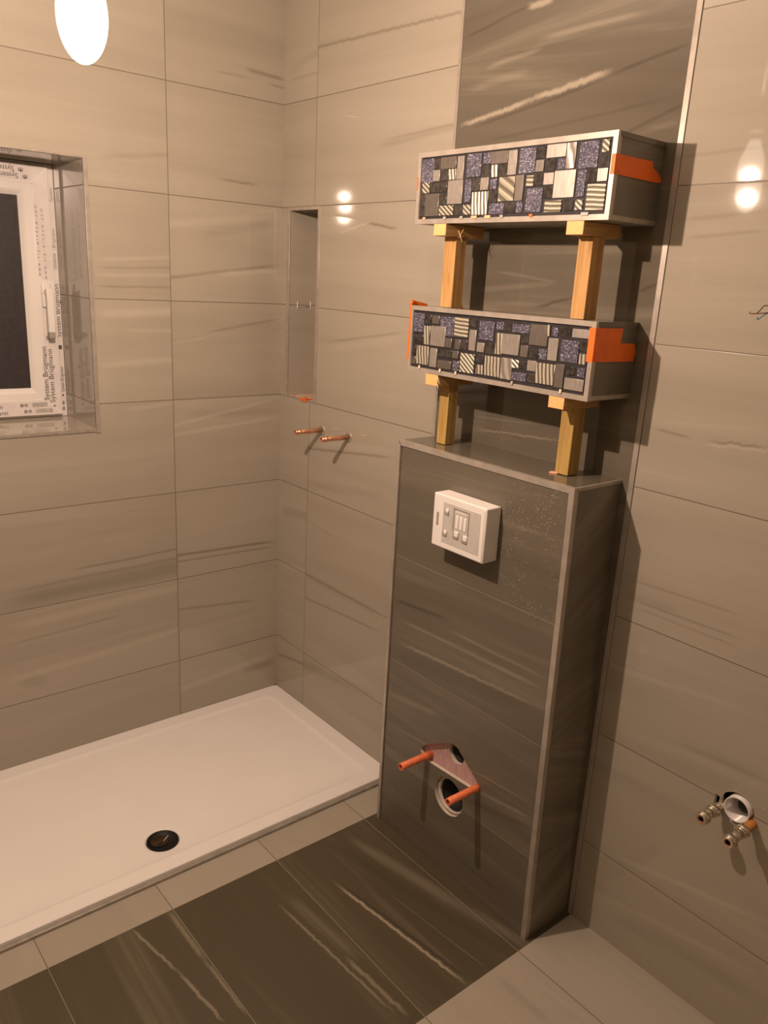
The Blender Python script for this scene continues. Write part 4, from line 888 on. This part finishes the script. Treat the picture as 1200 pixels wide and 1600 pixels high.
def supply(x, z, L, label, stub):
    t = thing('compression_fitting', (x, 0, z), label, 'pipe fitting', 'basin supply stubs')
    mb = MB(); mb.tube((x, 0.05, z), (x, -L * 0.42, z), 0.0098 if stub == 'amber' else 0.0078, stub); part(mb, 'pipe', t, 'amber sleeved pipe' if stub == 'amber' else None)
    a = L * 0.36
    mb = MB(); mb.hexnut((x, -a, z), (x, -a - 0.013, z), 0.0148, 'brass_nickel'); mb.tube((x, -a - 0.013, z), (x, -a - 0.0165, z), 0.0125, 'brass_nickel', 0.0105); part(mb, 'nut', t)
    mb = MB(); mb.tube((x, -a - 0.0150, z), (x, -L + 0.012, z), 0.0100, 'brass_nickel'); part(mb, 'body', t)
    mb = MB(); mb.hexnut((x, -L + 0.016, z), (x, -L + 0.003, z), 0.0145, 'brass_nickel'); mb.tube((x, -L + 0.003, z), (x, -L, z), 0.0128, 'brass_nickel', 0.0108, bore=0.0078, depth=0.012, m_in='copper_dark')
    part(mb, 'end_nut', t)
    mb = MB(); mb.tube((x, -L + 0.010, z), (x, -L + 0.0010, z), 0.0077, 'copper', bore=0.0058, depth=0.008, m_in='copper_dark'); part(mb, 'olive', t, 'copper olive')
supply(1.7331, 0.5150, 0.082, 'left nickel compression fitting beside the white waste pipe', 'brass_nickel')
supply(1.8010, 0.5110, 0.1005, 'right nickel compression fitting on an amber sleeve under the waste pipe', 'amber')
t = thing('waste_pipe', (1.768, 0, 0.527), 'white plastic waste pipe end set in the basin wall hole', 'pipe')
mb = MB(); mb.tube((1.768, 0.06, 0.527), (1.768, -0.009, 0.527), 0.0272, 'white_pvc', bore=0.0252, depth=0.055, m_in='white_pvc'); part(mb, 'pipe', t)
mb = MB(); mb.tube((1.775, 0.045, 0.531), (1.775, 0.012, 0.531), 0.0150, 'black', n=24); part(mb, 'bung', t, 'dark plug deep in the pipe')
# loose electric wires
t = thing('electric_cable', (1.668, 0, 1.500), 'loose green, brown and blue wires sticking out of the right-hand wall', 'cable')
def wire(name, pts, r, m):
    mb = MB(); mbm = MB.tube
    P = [Vector(p) for p in pts]
    # smooth the run with Catmull-Rom points
    Q = []
    for k in range(len(P) - 1):
        a, b_, c, d = P[max(k-1, 0)], P[k], P[k+1], P[min(k+2, len(P)-1)]
        for s in range(6):
            u = s / 6; Q.append(0.5 * ((2*b_) + (c - a) * u + (2*a - 5*b_ + 4*c - d) * u*u + (3*b_ - a - 3*c + d) * u**3))
    Q.append(P[-1])
    n = 10; rings = []
    for k, p in enumerate(Q):
        d = (Q[min(k+1, len(Q)-1)] - Q[max(k-1, 0)]).normalized(); a = d.cross(Vector((0.3, 1, 0.2))).normalized(); b_ = d.cross(a)
        rings.append([mb.bm.verts.new(p + (a * math.cos(2*PI*j/n) + b_ * math.sin(2*PI*j/n)) * r) for j in range(n)])
    i = mb.mi(m)
    for A, B in zip(rings, rings[1:]):
        for j in range(n): f = mb.bm.faces.new((A[j], A[(j+1) % n], B[(j+1) % n], B[j])); f.smooth = True; f.material_index = i
    f = mb.bm.faces.new(rings[-1]); f.material_index = i
    part(mb, name, t, None, True)
wire('brown_wire', [(1.668, 0.0, 1.500), (1.662, -0.030, 1.503), (1.640, -0.036, 1.5005), (1.6285, -0.036, 1.5000), (1.6265, -0.036, 1.5028)], 0.0011, 'wire_brown')
wire('green_wire', [(1.668, 0.0, 1.502), (1.662, -0.028, 1.512), (1.651, -0.034, 1.515), (1.644, -0.036, 1.5055), (1.640, -0.036, 1.5015)], 0.0012, 'wire_green')
wire('blue_wire', [(1.669, 0.0, 1.499), (1.662, -0.028, 1.505), (1.652, -0.034, 1.4985), (1.6435, -0.036, 1.4905), (1.6425, -0.036, 1.4945)], 0.0012, 'wire_blue')
